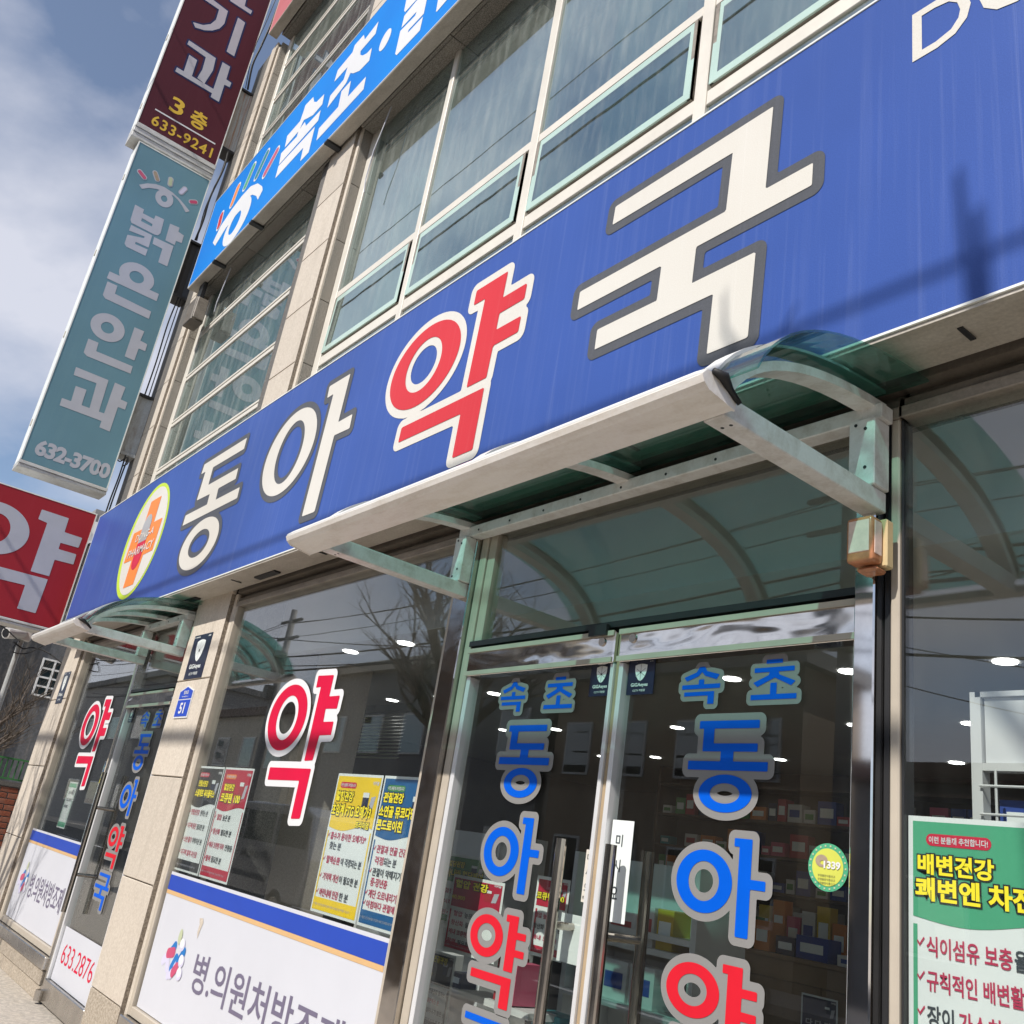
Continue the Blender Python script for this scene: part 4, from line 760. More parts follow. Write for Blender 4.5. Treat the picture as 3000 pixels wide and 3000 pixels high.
# ================================================================== POSTERS
def poster(label,x0,x1,z0,z1,y,bg,head=0.36,wave=True,title=(),lines=(),badge=None,edge=True,foot=0.085,prod='box_navy',lit='paper_white'):
    t=thing('poster',label,'poster',((x0+x1)/2,y,z0)); w=x1-x0; h=z1-z0
    box('poster_sheet',x0,x1,y,y+0.0006,z0,z1,lit,t)
    e=0.012; a,b,c,d=x0+e,x1-e,z0+e,z1-e; zw=z1-h*head
    N=18; wv=[(b-(b-a)*k/N,zw+h*0.018*math.sin(2*math.pi*k/N*1.0+0.4)-h*0.02*k/N) for k in range(N+1)] if wave else [(b,zw),(a,zw)]
    polyflat('poster_head',[(a,d),(b,d)][::1]+wv,'Y',y-0.0012,bg,t); rect('poster_foot',a,b,c,c+h*foot,'Y',y-0.0012,bg,t)
    rect('poster_edge',a,a+0.010,c+h*foot,zw-h*.04,'Y',y-0.0012,bg,t); rect('poster_edge',b-0.010,b,c+h*foot,zw-h*.02,'Y',y-0.0012,bg,t)
    text('이 제품은 건강기능식품이며 질병의 예방 및 치료를 위한 의약품이 아닙니다',a+.02*w,b-.12*w,c+h*foot*.35,c+h*foot*.55,'Y',y-0.0022,'ink_pale',t,0.0)
    if badge:
        glyph('poster_badge',[('c',(x0+w*.14,z1-h*.085),(x0+w*.44,z1-h*.085),h*.022)],'Y',y-0.0022,badge,t,0,50); text('이런 분들께 추천합니다!',x0+w*.125,x0+w*.455,z1-h*.098,z1-h*.072,'Y',y-0.0032,'ink_white',t,0.02)
    text('아해봄',x1-w*.18,x1-w*.05,z1-h*.075,z1-h*.045,'Y',y-0.0022,'ink_white',t,0.03)
    # pictured package and blister card
    px,pz=x1-w*.34,z1-h*.22; rect('package_print',px,px+w*.13,pz-h*.05,pz+h*.09,'Y',y-0.0022,prod,t); rect('package_print',px,px+w*.13,pz+h*.055,pz+h*.09,'Y',y-0.0030,'paper_white',t)
    polyflat('blister_print',[(px+w*.14,pz-h*.06),(px+w*.23,pz-h*.05),(px+w*.27,pz+h*.07),(px+w*.18,pz+h*.06)],'Y',y-0.0022,'ink_pale',t)
    for (s,u0,u1,v0,v1,col,eg) in title:
        otext(s,x0+w*u0,x0+w*u1,z1-h*v1,z1-h*v0,'Y',y-0.0034,0.0012,col,eg,t,0.035,0.065)
    for (s,u0,u1,v0,v1,col) in lines: text(s,x0+w*u0,x0+w*u1,z1-h*v1,z1-h*v0,'Y',y-0.0022,col,t,0.02)
    return t
def chk(vs,u=0.055):
    return [('✓',u,u+.045,v-.004,v+.03,'ink_rose') for v in vs]
PY=YG+0.0165; Z0,Z1=-.333+H,.287+H
RS,DK='ink_rose','ink_dark'
poster('black headed health poster at the left end of the shop window',-6.02,-5.615,Z0,Z1,PY,'paper_black',0.37,badge='ink_crimson',
  title=[('전립선건강',.14,.52,.14,.20,'ink_lemon','ink_black'),('소팔메토 옥타플러스',.10,.88,.225,.30,'ink_lemon','ink_black')],
  lines=[('전립선건강',.12,.46,.42,.475,RS),('원하는 분',.50,.80,.42,.475,DK),('지구력 증진',.12,.46,.55,.605,RS),('필요한 분',.50,.80,.55,.605,DK),('소변 줄기',.12,.42,.68,.735,RS),('약해지신 분',.46,.84,.68,.735,DK),('지구력 활력 자신감',.12,.78,.80,.855,RS)]+chk((.43,.56,.69,.81)))
poster('red headed health poster second from left in the shop window',-5.60,-5.175,Z0,Z1,PY,'paper_red',0.37,badge='ink_orange',prod='box_red',
  title=[('혈압건강',.14,.50,.15,.215,'ink_lemon','ink_black'),('코큐텐 100',.10,.78,.235,.325,'ink_lemon','ink_black')],
  lines=[('혈압',.14,.30,.43,.485,RS),('높은 분',.34,.60,.43,.485,DK),('항산화',.12,.36,.56,.615,RS),('필요한 분',.40,.76,.56,.615,DK),('체내 코큐텐 저하',.10,.62,.68,.735,RS),('연령층',.66,.90,.68,.735,DK),('활력',.10,.26,.80,.855,RS),('필요한 분',.30,.64,.80,.855,DK)]+chk((.44,.57,.69,.81)))
poster('yellow headed blood circulation poster near right end of shop window',-4.172,-3.748,Z0,Z1,PY,'paper_yellow',0.385,badge='ink_crimson',
  title=[('혈행건강',.07,.46,.13,.205,'ink_lemon','ink_black'),('초임계 rTG 오메가3',.03,.90,.225,.315,'ink_lemon','ink_black'),('프리미엄',.62,.90,.335,.385,'ink_lemon','ink_black')],
  lines=[('흡수가 용이한 오메가3*',.12,.90,.43,.485,RS),('찾는 분',.14,.40,.50,.555,DK),('혈액순환',.13,.44,.60,.655,RS),('이 걱정되는 분',.46,.90,.60,.655,DK),('기억력 개선',.13,.48,.72,.775,RS),('이 필요한 분',.50,.90,.72,.775,DK),('바린내에 민감',.13,.55,.83,.885,RS),('한 분',.57,.76,.83,.885,DK)]+chk((.44,.61,.73,.84)))
poster('blue headed joint health poster beside the polished entrance post',-3.735,-3.395+.065,Z0,Z1,PY,'paper_blue',0.40,badge='box_green',
  title=[('관절건강',.07,.48,.115,.185,'ink_lemon','ink_black'),('소연골 뮤코다당단백',.03,.96,.205,.285,'ink_lemon','ink_black'),('콘드로이친',.03,.55,.30,.375,'ink_lemon','ink_black')],
  lines=[('관절과 연골 건강이',.12,.80,.47,.525,RS),('걱정',.12,.30,.545,.60,RS),('되는 분',.31,.56,.545,.60,DK),('관절이 약해지기 쉬운',.12,.88,.62,.675,DK),('중·장년층',.12,.46,.685,.74,RS),('계단 오르내리기',.12,.68,.76,.815,RS),('힘드신',.70,.94,.76,.815,DK),('아침마다 관절에 불편함',.12,.94,.83,.88,RS)]+chk((.48,.63,.77,.835)))
gp=poster('large green headed poster in the window right of the entrance',-1.2505,-0.8305,-.362+H,.258+H,PY,'paper_green',0.35,wave=True,badge='ink_crimson',foot=0.08,prod='box_teal',
  title=[('배변건강',.06,.485,.138,.212,'ink_lemon','ink_black'),('쾌변엔 차전자피',.045,.93,.222,.305,'ink_lemon','ink_black')],
  lines=[('식이섬유 보충',.105,.56,.425,.495,RS),('을 원하는 분',.57,.94,.425,.495,DK),('규칙적인 배변활동',.105,.68,.54,.61,RS),('이 필요한 분',.69,.96,.54,.61,DK),('장이',.105,.25,.655,.725,DK),('가스차고 더부룩',.275,.83,.655,.725,RS)]+chk((.435,.55,.665),.05))
t=poster('narrow blue poster at the right end of the left window',-8.16,-7.965,Z0-.02,Z1,PY,'paper_blue',0.36,badge='box_teal',
  title=[('눈건강',.12,.5,.14,.20,'ink_lemon','ink_black'),('루테인',.06,.82,.215,.30,'ink_lemon','ink_black')],lines=[('눈이 피로하신 분',.1,.9,.46,.51,DK),('노안 걱정 필요한 분',.1,.9,.58,.63,RS),('건조한 눈',.1,.6,.68,.73,DK)],lit='paper_white')
t=poster('small green and white leaflet inside the left window near its far edge',-9.45,-9.18,-.30+H,.10+H,YG+.12,'paper_green',0.12,wave=False,lines=[('상담하세요',.2,.8,.2,.27,DK),('어르신 영양제',.15,.85,.35,.42,DK),('비타민',.15,.6,.5,.57,DK)],foot=.1)
# posters deeper inside, seen through the left door leaf
poster('dark red headed poster hanging inside behind the left door leaf',-3.40,-3.05,-.36+H,-.07+H,2.44,'paper_red',0.42,wave=False,prod='box_red',title=[('혈압 건강',.08,.72,.06,.17,'ink_lemon','ink_black')],lines=[('40,000',.03,.3,.27,.33,'ink_lemon'),('혈압',.12,.3,.47,.54,RS),('높은 분',.34,.6,.47,.54,DK),('항산화',.1,.34,.59,.66,RS),('필요한 분',.38,.7,.59,.66,DK),('체내 코큐텐 저하',.08,.6,.71,.78,RS),('활력',.07,.24,.83,.89,RS),('필요한 분',.28,.6,.83,.89,DK)])
poster('navy headed joint poster hanging lowest inside behind left door leaf',-3.50,-3.28,-.66+H,-.37+H,2.43,'paper_black',0.42,wave=False,title=[('관절 연골건강',.06,.78,.06,.15,'ink_lemon','ink_black')],lines=[('25,000',.05,.35,.28,.34,'ink_lemon'),('관절 및 연골건강 원하는 분',.06,.94,.48,.54,DK),('관절이 불편하신 분',.06,.7,.60,.66,RS),('앉았다 일어나기 힘든 분',.06,.94,.72,.78,DK),('계단 오르내리기 힘든 분',.06,.94,.84,.90,DK)])
poster('dark green poster inside, half hidden behind the red one',-3.52,-3.22,-.27+H,.01+H,2.47,'box_green',0.4,wave=False,title=[('혈당건강',.1,.5,.1,.19,'ink_lemon','ink_black'),('바나바 혈당케어',.08,.95,.22,.34,'ink_lemon','ink_black')],lines=[('혈당 관리',.1,.6,.5,.57,RS),('식후 혈당',.1,.6,.65,.72,RS),('탄수화물',.1,.6,.8,.87,RS)])
poster('dim red poster on the inner rack seen right of the blue letters',-2.93,-2.74,-.30+H,-.02+H,2.5,'paper_red',0.38,wave=False,title=[('코큐텐 100',.06,.9,.2,.3,'ink_lemon','ink_black')],lines=[('혈압 높은 분',.06,.7,.46,.53,RS),('항산화 필요한 분',.06,.9,.6,.67,DK),('체내 코큐텐',.06,.8,.74,.8,RS)])
poster('small dark poster on the front of the wooden counter',-4.20,-3.92,-.92+H,-.505+H,6.07,'box_navy',0.9,wave=False,title=[('다 다 다',.15,.85,.35,.45,'ink_pale','ink_black')])
# ================================================================== ALARM LAMP
t=thing('alarm_lamp','faded orange alarm lamp on beige base beside the entrance awning post','lamp',(-1.29,2.12,2.3))
box('lamp_base',-1.342,-1.252,2.115,2.149,.870+H,1.006+H,'lamp_base',t,bev=0.004); obj('lamp_cover',MB().box(-1.340,-1.262,2.062,2.1145,.874+H,1.002+H),'lamp_amber',t,smooth=True,bev=0.010,seg=3); box('lamp_lens',-1.331,-1.271,2.0595,2.0635,.900+H,.990+H,'lamp_pink',t,bev=.0015); box('lamp_lens',-1.2635,-1.2605,2.073,2.106,.896+H,.990+H,'lamp_pink',t,bev=.001)
box('lamp_foot',-1.325,-1.265,2.09,2.14,.855+H,.869+H,'lamp_amber',t,bev=0.006)
# switch stub and bits on the right post
tag(box('door_stop',-1.352,-1.325,YG-.075,YG-.051,-.395+H,-.372+H,'alu_white',bev=.004),'small white plastic catch on the right entrance post','catch')
# floodlight housing under the soffit of the left bay
t=thing('floodlight','dark metal floodlight housing under the sky blue sign at left','lamp',(-9.4,2.2,6.7))
box('lamp_housing',-9.66,-9.40,2.06,2.20,6.40,6.70,'frame_dark',t,bev=.01); box('lamp_front',-9.39,-9.365,2.07,2.19,6.42,6.68,'frame_bronze',t,bev=.006); box('lamp_bracket',-9.60,-9.45,2.10,2.14,6.702,6.955,'black_metal',t)
obj('lamp_wire',MB().tube([(-8.95,2.2,6.93),(-8.98,2.19,6.7),(-9.0,2.18,6.5),(-9.03,2.19,6.4)],0.006,6),'ink_pale',t)
tag(obj('hanging_wire',MB().tube([(-5.62,2.2,6.92),(-5.66,2.19,6.7),(-5.70,2.18,6.5),(-5.74,2.19,6.25),(-5.73,2.2,6.12)],0.005,6),'ink_pale'),'thin pale wire dangling from the granite soffit by the middle column','wire')
# ================================================================== INSIDE THE SHOP
ZC=1.20+H
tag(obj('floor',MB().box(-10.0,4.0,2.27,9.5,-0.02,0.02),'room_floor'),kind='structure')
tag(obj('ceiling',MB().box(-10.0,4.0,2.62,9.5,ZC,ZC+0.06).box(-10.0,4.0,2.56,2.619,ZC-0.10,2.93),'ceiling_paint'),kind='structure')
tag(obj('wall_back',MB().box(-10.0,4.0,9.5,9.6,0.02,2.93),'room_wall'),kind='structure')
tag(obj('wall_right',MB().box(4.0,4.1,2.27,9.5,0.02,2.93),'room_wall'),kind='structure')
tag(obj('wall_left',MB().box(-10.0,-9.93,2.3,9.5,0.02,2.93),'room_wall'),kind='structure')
n=0
for j,y in enumerate((2.94,4.23,5.53,6.87,8.28)):
    for i,x in enumerate((-1.92,-2.71,-3.47,-4.26,-5.02,-5.73,-6.47,-7.22)):
        if j==0 and (x>-4.5 or x<-6): continue
        xx=x-0.012*j; t=thing('ceiling_light','round downlight in ceiling row %s behind the glass, %s from the right'%(('one','two','three','four','five')[j],('first','second','third','fourth','fifth','sixth','seventh','eighth')[i]),'ceiling light',(xx,y+0.02*(-5-x)*-1*0.4,ZC),'downlights in the shop ceiling')
        yy=y-0.008*(x+5)*-1
        obj('lamp_disc',MB().cyl((xx,yy,ZC-0.006),'z',0.054,0.005,20),'downlight_glow',t); obj('trim_ring',MB().cyl((xx,yy,ZC-0.0008),'z',0.07,0.0006,24),'frame_white',t)
# counter
t=thing('shop_counter','brown wooden pharmacy counter with panelled front behind the right door','counter',(-4.6,6.4,0))
box('counter_top',-6.2,-2.6,6.06,6.9,-.33+H,-.30+H,'wood_counter',t,bev=.004); box('fascia',-6.18,-2.62,6.075,6.12,-.455+H,-.331+H,'wood_counter',t)
for k in range(5): box('front_panel',-6.16+k*.70,-5.467+k*.70,6.09,6.13,0.03,-.459+H,'wood_counter',t,bev=.003)
box('carcass',-6.15,-2.65,6.14,6.85,.03,-.46+H,'wood_dark',t)
BC=['box_white','box_white','box_white','box_navy','box_blue','box_yellow','box_red','box_green','box_orange','box_teal','box_navy','box_pink','box_white']
CN={'box_white':'white','box_blue':'blue','box_yellow':'yellow','box_red':'red','box_green':'green','box_orange':'orange','box_teal':'teal','box_navy':'navy','box_pink':'pink'}
BOXM={}
def carton(x,y,z,w,d,h,mat,label,group):
    k=(round(w,3),round(d,3),round(h,3),mat)
    if k not in BOXM:
        BOXM[k]=(mkmesh('product_box',*(lambda m:(m.v,m.f))(MB().box(-w/2,w/2,-d/2,d/2,0,h)),mat,bev=0.002),mkmesh('label_band',*(lambda m:(m.v,m.f))(MB().box(-w*.36,w*.36,-d/2-.0014,-d/2-.0006,h*.3,h*.7)),'paper_white' if mat!='box_white' else random.choice(('box_blue','box_red','box_green'))))
    o=bpy.data.objects.new('product_box',BOXM[k][0]); COL.objects.link(o); o.location=(x,y,z); WORLD[o.name]=(0,0,0)
    b=bpy.data.objects.new('label_band',BOXM[k][1]); COL.objects.link(b); b.parent=o
    tag(o,label,'box',group); o.rotation_euler.z=random.uniform(-.05,.05); return o
zt=-.299+H
for k,(x,w,h,m) in enumerate(((-5.45,.34,.16,'box_yellow'),(-5.02,.22,.11,'box_navy'),(-4.78,.16,.22,'box_green'),(-4.60,.14,.20,'box_orange'),(-4.40,.16,.12,'box_navy'),(-4.18,.26,.15,'box_blue'),(-3.88,.2,.07,'box_white'),(-3.55,.2,.2,'box_teal'),(-3.2,.18,.14,'box_red'))):
    carton(x,6.22,zt,w,.16,h,m,'%s product carton standing on the wooden counter, number %s from its left end'%(CN[m],('one','two','three','four','five','six','seven','eight','nine')[k]),'cartons on the counter')
for k in range(8):
    x=-4.95+k*.13; m=BC[(k*3+2)%12]; carton(x,6.5,zt,.11,.1,.26+.05*(k%3),m,'%s packet, %s in the row behind the counter cartons'%(CN[m],('first','second','third','fourth','fifth','sixth','seventh','last')[k]),'packets on the counter')
# tall shelving behind the counter
def shelving(name,label,x0,x1,y0,y1,zs,mat,side,rows,face=-1,fill=0.85,hmax=.24,glabel='medicine box on the back shelves'):
    t=thing('display_shelf',label,'shelf',((x0+x1)/2,y0,0))
    for z in zs: box('shelf_board',x0+.031,x1-.031,y0,y1,z-.012,z+.012,mat,t)
    for x in (x0,x1-.03): box('side_panel',x,x+.03,y0,y1,.03,zs[-1]+.3,mat,t)
    box('back_panel',x0,x1,y1+.001,y1+.02,.03,zs[-1]+.3,mat,t)
    NTH=('first','second','third','fourth','fifth','sixth','seventh','eighth','ninth','tenth','eleventh','twelfth')
    for lv,z in enumerate(zs[:-1]):
        x=x0+.06; cnt={}
        while x<x1-.2:
            w=random.choice((.09,.12,.15,.18)); h=random.choice((.08,.12,.16,.20)); h=min(h,hmax); m=random.choice(BC)
            if random.random()<fill:
                cnt[m]=cnt.get(m,0)+1; carton(x+w/2,y0+.10,z+.0125,w,.12,h,m,'%s %s %s, %s shelf from the floor'%(NTH[min(cnt[m],12)-1],CN[m],glabel,NTH[lv]),glabel)
            x+=w+random.choice((.012,.02,.05))
    return t
shelving('display_shelf','dark tall wall shelf behind the counter filled with medicine boxes',-6.9,-2.4,7.35,7.65,[.95+.30*k for k in range(6)],'wood_dark',None,5,fill=.97)
shelving('display_shelf','white low gondola shelf with small boxes behind the right door handle',-3.50,-2.72,3.20,3.5,[.30,.62,.94,1.18,1.24],'shelf_white',None,4,hmax=.16,glabel='small box on the white gondola shelf')
shelving('display_shelf','white shelf unit along the left inside wall behind window posters',-6.1,-4.6,3.6,3.95,[.35,.7,1.05,1.3],'shelf_white',None,3,glabel='box on the white shelf behind the posters')
# wire rack with white header board right of the entrance, behind the green poster
t=thing('wire_rack','white wire display rack with blank header board in the right window','rack',(-.9,2.5,0))
box('header_board',-1.18,-.5,2.47,2.49,.43+H,.60+H,'shelf_white',t); m=MB()
for x in (-1.20,-.48): m.box(x-.014,x+.014,2.46,2.5,.02,.615+H)
m.box(-1.2,-.48,2.46,2.5,.601+H,.615+H).box(-1.186,-.494,2.462,2.498,.41+H,.429+H); obj('rack_frame',m,'shelf_white',t)
for k in range(6): obj('rack_wire',MB().tube([(-1.15+k*.12,2.455,.02),(-1.15+k*.12,2.455,.41+H)],.0035,6),'shelf_white',t)
for z in (.30+H,.37+H,.1+H): obj('rack_wire',MB().tube([(-1.19,2.452,z),(-.49,2.452,z)],.0035,6),'shelf_white',t)
for k,x in enumerate((-1.12,-.96,-.80,-.64)): carton(x,2.56,.25+H,.13,.03,.10,'box_blue','blue packet on the wire rack in the right window, %s from left'%('first','second','third','fourth')[k],'packets on the wire rack')
# display stand with teal and white boxes low behind the left leaf
for k,(x,y,z,w,h,m) in enumerate(((-3.0,2.75,.62,.16,.30,'box_teal'),(-2.82,2.78,.62,.14,.28,'box_teal'),(-3.2,2.8,.62,.14,.2,'box_green'),(-3.15,2.62,.93,.05,.16,'box_red'),(-3.08,2.62,.93,.05,.15,'box_pink'))):
    carton(x,y,z,w,.12,h,m,['large teal carton low behind the left door leaf','second teal carton low behind the left door leaf','green carton low behind the left door leaf','red blister pack below the inner posters','pink blister pack below the inner posters'][k],None)
t=thing('display_table','glass topped display table behind the left door leaf','table',(-3.1,2.8,0)); box('table_top',-3.42,-2.70,2.58,3.05,.59,.618,'shelf_white',t)
for x in (-3.4,-2.72):
    for y in (2.6,3.03): box('leg',x-.012,x+.012,y-.012,y+.012,.02,.589,'steel_brushed',t)
box('table_riser',-3.40,-2.95,2.56,2.70,.90,.925,'shelf_white',t)
# green slatted blind hanging at the back left, daylight between slats put into their pale colour
t=thing('window_blind','green slatted blind inside, seen right of the red window letter','blind',(-7.2,4.0,2.1))
box('head_rail',-7.92,-6.58,3.98,4.04,2.47,2.53,'blind_green',t)
for k in range(14):
    z=2.08+k*.028; obj('slat',MB().add([(-7.9,3.985,z),(-6.6,3.985,z),(-6.6,4.012,z+.016),(-7.9,4.012,z+.016),(-7.9,3.985,z+.002),(-6.6,3.985,z+.002),(-6.6,4.012,z+.018),(-7.9,4.012,z+.018)],[(0,3,2,1),(4,5,6,7),(0,1,5,4),(2,3,7,6)]),'slat_daylight',t)
# wall frame items inside window A
tag(box('inner_partition',-6.72,-6.2,2.32,3.4,.02,ZC,'stone_face'),'rough stone partition inside, seen behind the left part of shop window','partition')
# ================================================================== SURROUNDINGS ON THE LEFT
D=thing('neighbour_building','dark grey building across the side lane with a small white window','building',(-24,6,0))
box('wall',-34,-24,1.0,4.32,0,6.2,'wall_dark',D); box('wall',-34,-24.06,4.33,14,0,6.4,'wall_slate',D)
m=MB(); 
y0,y1,z0,z1=4.47,5.05,1.98+H,2.86+H
for y in (y0,(y0+y1)/2-.02,y1-.04): m.box(-24.06,-24.0,y,y+.04,z0,z1)
for k in range(5): m.box(-24.055,-24.005,y0+.041,y1-.041,z0+(z1-z0-.04)*k/4,z0+(z1-z0-.04)*k/4+.04)
f=obj('window',m,'frame_white',D)
for j in range(4):
    for i in range(2): box('pane',-24.05,-24.04,y0+.04+i*.27,y0+.27+i*.27,z0+.04+j*(z1-z0-.04)/4,z0+(j+1)*(z1-z0-.04)/4,'glass_dark',f)
for i,(ya,za) in enumerate(((6.2,1.2),(8,1.2),(4.6,.2))):
    f=box('window',-24.055,-23.99,ya,ya+.9,za,za+1.0,'frame_white',D); box('pane',-23.995,-23.985,ya+.05,ya+.85,za+.05,za+.95,'glass_dark',f)
# distant tower
TX=-230
tw=thing('apartment_tower','white apartment tower with rows of small windows far behind the red sign','building',(TX-8,34,0))
bd=box('wall',TX-16,TX,39.5,64,0,62.4,'tower_white',tw)
for k in range(20):
    for i in range(9):
        w_=box('window',TX+.02,TX+.25,40.2+i*2.5,41.4+i*2.5,3.4+k*2.9,4.7+k*2.9,'glass_far',bd)
box('roof_house',TX-12,TX-2,40.4,58,62.41,64.6,'wall_slate',tw); box('roof_house',TX-11,TX-3,44,55,64.61,66.3,'wall_grey',tw)
# brick garden wall with green rail
bw=thing('brick_wall','low red brick garden wall with green rail at the left edge','wall',(-12.6,2.2,0))
core=box('wall_core',-12.85,-12.61,2.15,3.2,0,1.40,'mortar',bw); bmesh_=None
me=mkmesh('brick',*(lambda q:(q.v,q.f))(MB().box(-.006,.012,-.095,.095,-.027,.027)),'brick_red',bev=.003)
for r in range(21):
    for c in range(13):
        y=2.25+c*.205+(.1 if r%2 else 0)
        if y>3.1: continue
        o=bpy.data.objects.new('brick',me); COL.objects.link(o); o.location=(-12.605+random.uniform(-.003,.003),y,.04+r*.066); o.parent=core; WORLD[o.name]=(0,0,0)
box('coping',-12.88,-12.585,2.13,3.22,1.401,1.45,'granite_dark',bw)
rl=MB().box(-12.74,-12.71,2.15,3.2,1.47,1.49).box(-12.74,-12.71,2.15,3.2,1.70,1.72); obj('rail',rl,'fence_green',bw)
for k in range(17): obj('fence_bar',MB().box(-12.732,-12.718,2.17+k*.06,2.184+k*.06,1.491,1.699),'fence_green',bw)
# bare trees
def branch(mb,p,d,L,r,depth,rnd,n=4):
    pts=[Vector(p)]; rs=[r]; dd=Vector(d).normalized()
    for i in range(n):
        dd=(dd+Vector((rnd.uniform(-.22,.22),rnd.uniform(-.22,.22),rnd.uniform(-.10,.20)))).normalized(); pts.append(pts[-1]+dd*L/n); rs.append(r*(1-.55*(i+1)/n))
    mb.tube(pts,rs,6 if r<.03 else 9)
    if depth>0:
        for i in range(1,n+1):
            for _ in range(rnd.choice((1,2,2)) if i<n else 2):
                a=rnd.uniform(0,2*math.pi); s=Vector((math.cos(a),math.sin(a),rnd.uniform(.1,.9))); nd=(dd*.7+s*.75).normalized()
                branch(mb,pts[i],nd,L*rnd.uniform(.45,.7),rs[i]*rnd.uniform(.45,.65),depth-1,rnd,3)
def tree(label,x,y,h,r,seed,limbs,depth=3,L=1.6,stub=False):
    rnd=random.Random(seed); t=thing('bare_tree',label,'tree',(x,y,0))
    pts=[(x,y,-.02),(x+.03,y+.02,h*.3),(x-.03,y+.04,h*.65),(x+.02,y,h)]; obj('trunk',MB().tube(pts,[r*1.15,r,r*.92,r*.85],14),'bark',t,smooth=True)
    m=MB()
    for k in range(limbs):
        a=2*math.pi*k/limbs+rnd.uniform(-.4,.4); branch(m,(x,y,h*(.80+.2*(k%2))-.03),(math.cos(a)*.8,math.sin(a)*.8,.9),L,r*.55,depth,rnd)
    obj('crown',m,'bark',t,smooth=True); return t
tree('bare tree with knotty branches behind the brick wall at left edge',-14.2,2.0,1.55,.09,5,5,3,1.0)
tree('bare street tree reflected in the shop window',-9.4,-1.9,3.2,.17,11,5,3,1.35)
# pollarded tree whose stubs shade the right end of the blue sign
t=thing('pollarded_tree','pollarded bare street tree standing at the kerb behind the viewer','tree',(0.25,-1.75,0))
obj('trunk',MB().tube([(.25,-1.75,-.02),(.22,-1.75,2.5),(.12,-1.74,4.6),(.02,-1.75,6.15)],[.16,.12,.075,.034],14),'bark',t,smooth=True)
m=MB(); m.tube([(.02,-1.75,6.1),(.0,-1.75,6.4),(-.02,-1.75,6.6),(-.035,-1.75,6.87)],[.028,.022,.014,.010],10); m.tube([(.015,-1.75,6.2),(.025,-1.75,6.5),(.012,-1.75,6.72)],[.022,.017,.012],10)
m.tube([(.03,-1.75,5.9),(-.25,-1.72,6.25),(-.5,-1.72,6.45),(-.58,-1.72,6.57),(-.535,-1.72,6.63)],[.022,.018,.014,.010,.006],8); m.tube([(-.35,-1.72,6.33),(-.7,-1.74,6.5),(-.80,-1.74,6.66),(-.815,-1.74,6.82)],[.02,.013,.010,.006],8)
obj('limb',m,'bark',t,smooth=True)
# utility poles and overhead cables
def pole(x,y,h,label):
    t=thing('utility_pole',label,'pole',(x,y,0)); obj('shaft',MB().tube([(x,y,-.15),(x,y,h)],[.17,.12],14),'wall_grey',t,smooth=True)
    for z in (h-.5,h-1.2): box('cross_arm',x-.9,x+.9,y-.05,y+.05,z,z+.09,'wall_slate',t)
    obj('transformer',MB().cyl((x+.42,y+.3,h-2.6),'z',.25,.8,16),'wall_grey',t); box('junction_box',x-.2,x+.2,y+.14,y+.4,h-3.6,h-3.1,'black_metal',t); return t
pole(-9.45,-10.2,9.5,'concrete utility pole across the street'); pole(-34,-10.2,9.5,'concrete utility pole farther down the opposite pavement'); pole(14,-10.2,9.5,'concrete utility pole up the opposite pavement')
def cable(a,b,sag,r,label):
    a,b=Vector(a),Vector(b); pts=[a.lerp(b,k/24)-Vector((0,0,sag*4*(k/24)*(1-k/24))) for k in range(25)]
    return tag(obj('overhead_cable',MB().tube(pts,r,6),'cable_black'),label,'cable','overhead cables along the street')
for k,(z,r,s) in enumerate(((8.95,.012,.35),(8.9,.012,.45),(8.2,.012,.3),(7.6,.03,.35),(7.2,.02,.5),(6.9,.035,.3))):
    for i,(xa,xb) in enumerate(((-60,-34),(-34,-8.9),(-8.9,14),(14,40))):
        cable((xa,-10.2+.25*(k%3),z),(xb,-10.2+.25*(k%3),z),s,r,'%s overhead cable of the %s span between poles across the street'%(('highest','second highest','third highest','fourth highest','fifth highest','lowest')[k],('far left','left','middle','right')[i]))
cable((-30,-2.0,7.12),(14,-2.0,7.02),.27,.013,'thick cable bundle over the near kerb'); cable((-30,-2.25,7.02),(14,-2.25,7.0),.28,.010,'second cable over the near kerb'); cable((-30,-2.1,6.25),(14,-2.1,6.15),.22,.036,'lowest thick cable over the near kerb')
cable((-40,-2,12.9),(14,-2,12.7),.25,.022,'high thin cable over the near kerb')
cable((-40,-2,13.9),(14,-2,13.5),.3,.010,'highest thin cable over the near kerb')
for k,(a,c,s,w) in enumerate((((-9.45,-10.1,7.0),(4,-3.0,6.3),.5,.014),((-9.45,-10.1,6.6),(6,-8.5,5.6),.5,.018),((-9.45,-10.1,6.2),(2.5,-12.3,4.6),.35,.010),((-9.45,-10.1,5.9),(12,-9.8,5.8),.7,.026),((-9.45,-10.0,6.4),(-24,-3.2,5.9),.5,.012),((-9.45,-10.1,5.6),(-3,-12.3,4.4),.2,.010),((-9.45,-10.1,7.4),(9,-2.6,7.2),.6,.010))):
    cable(a,c,s,w,'%s service cable fanning out from the pole opposite the doors'%('first','second','third','fourth','fifth','sixth','seventh')[k])
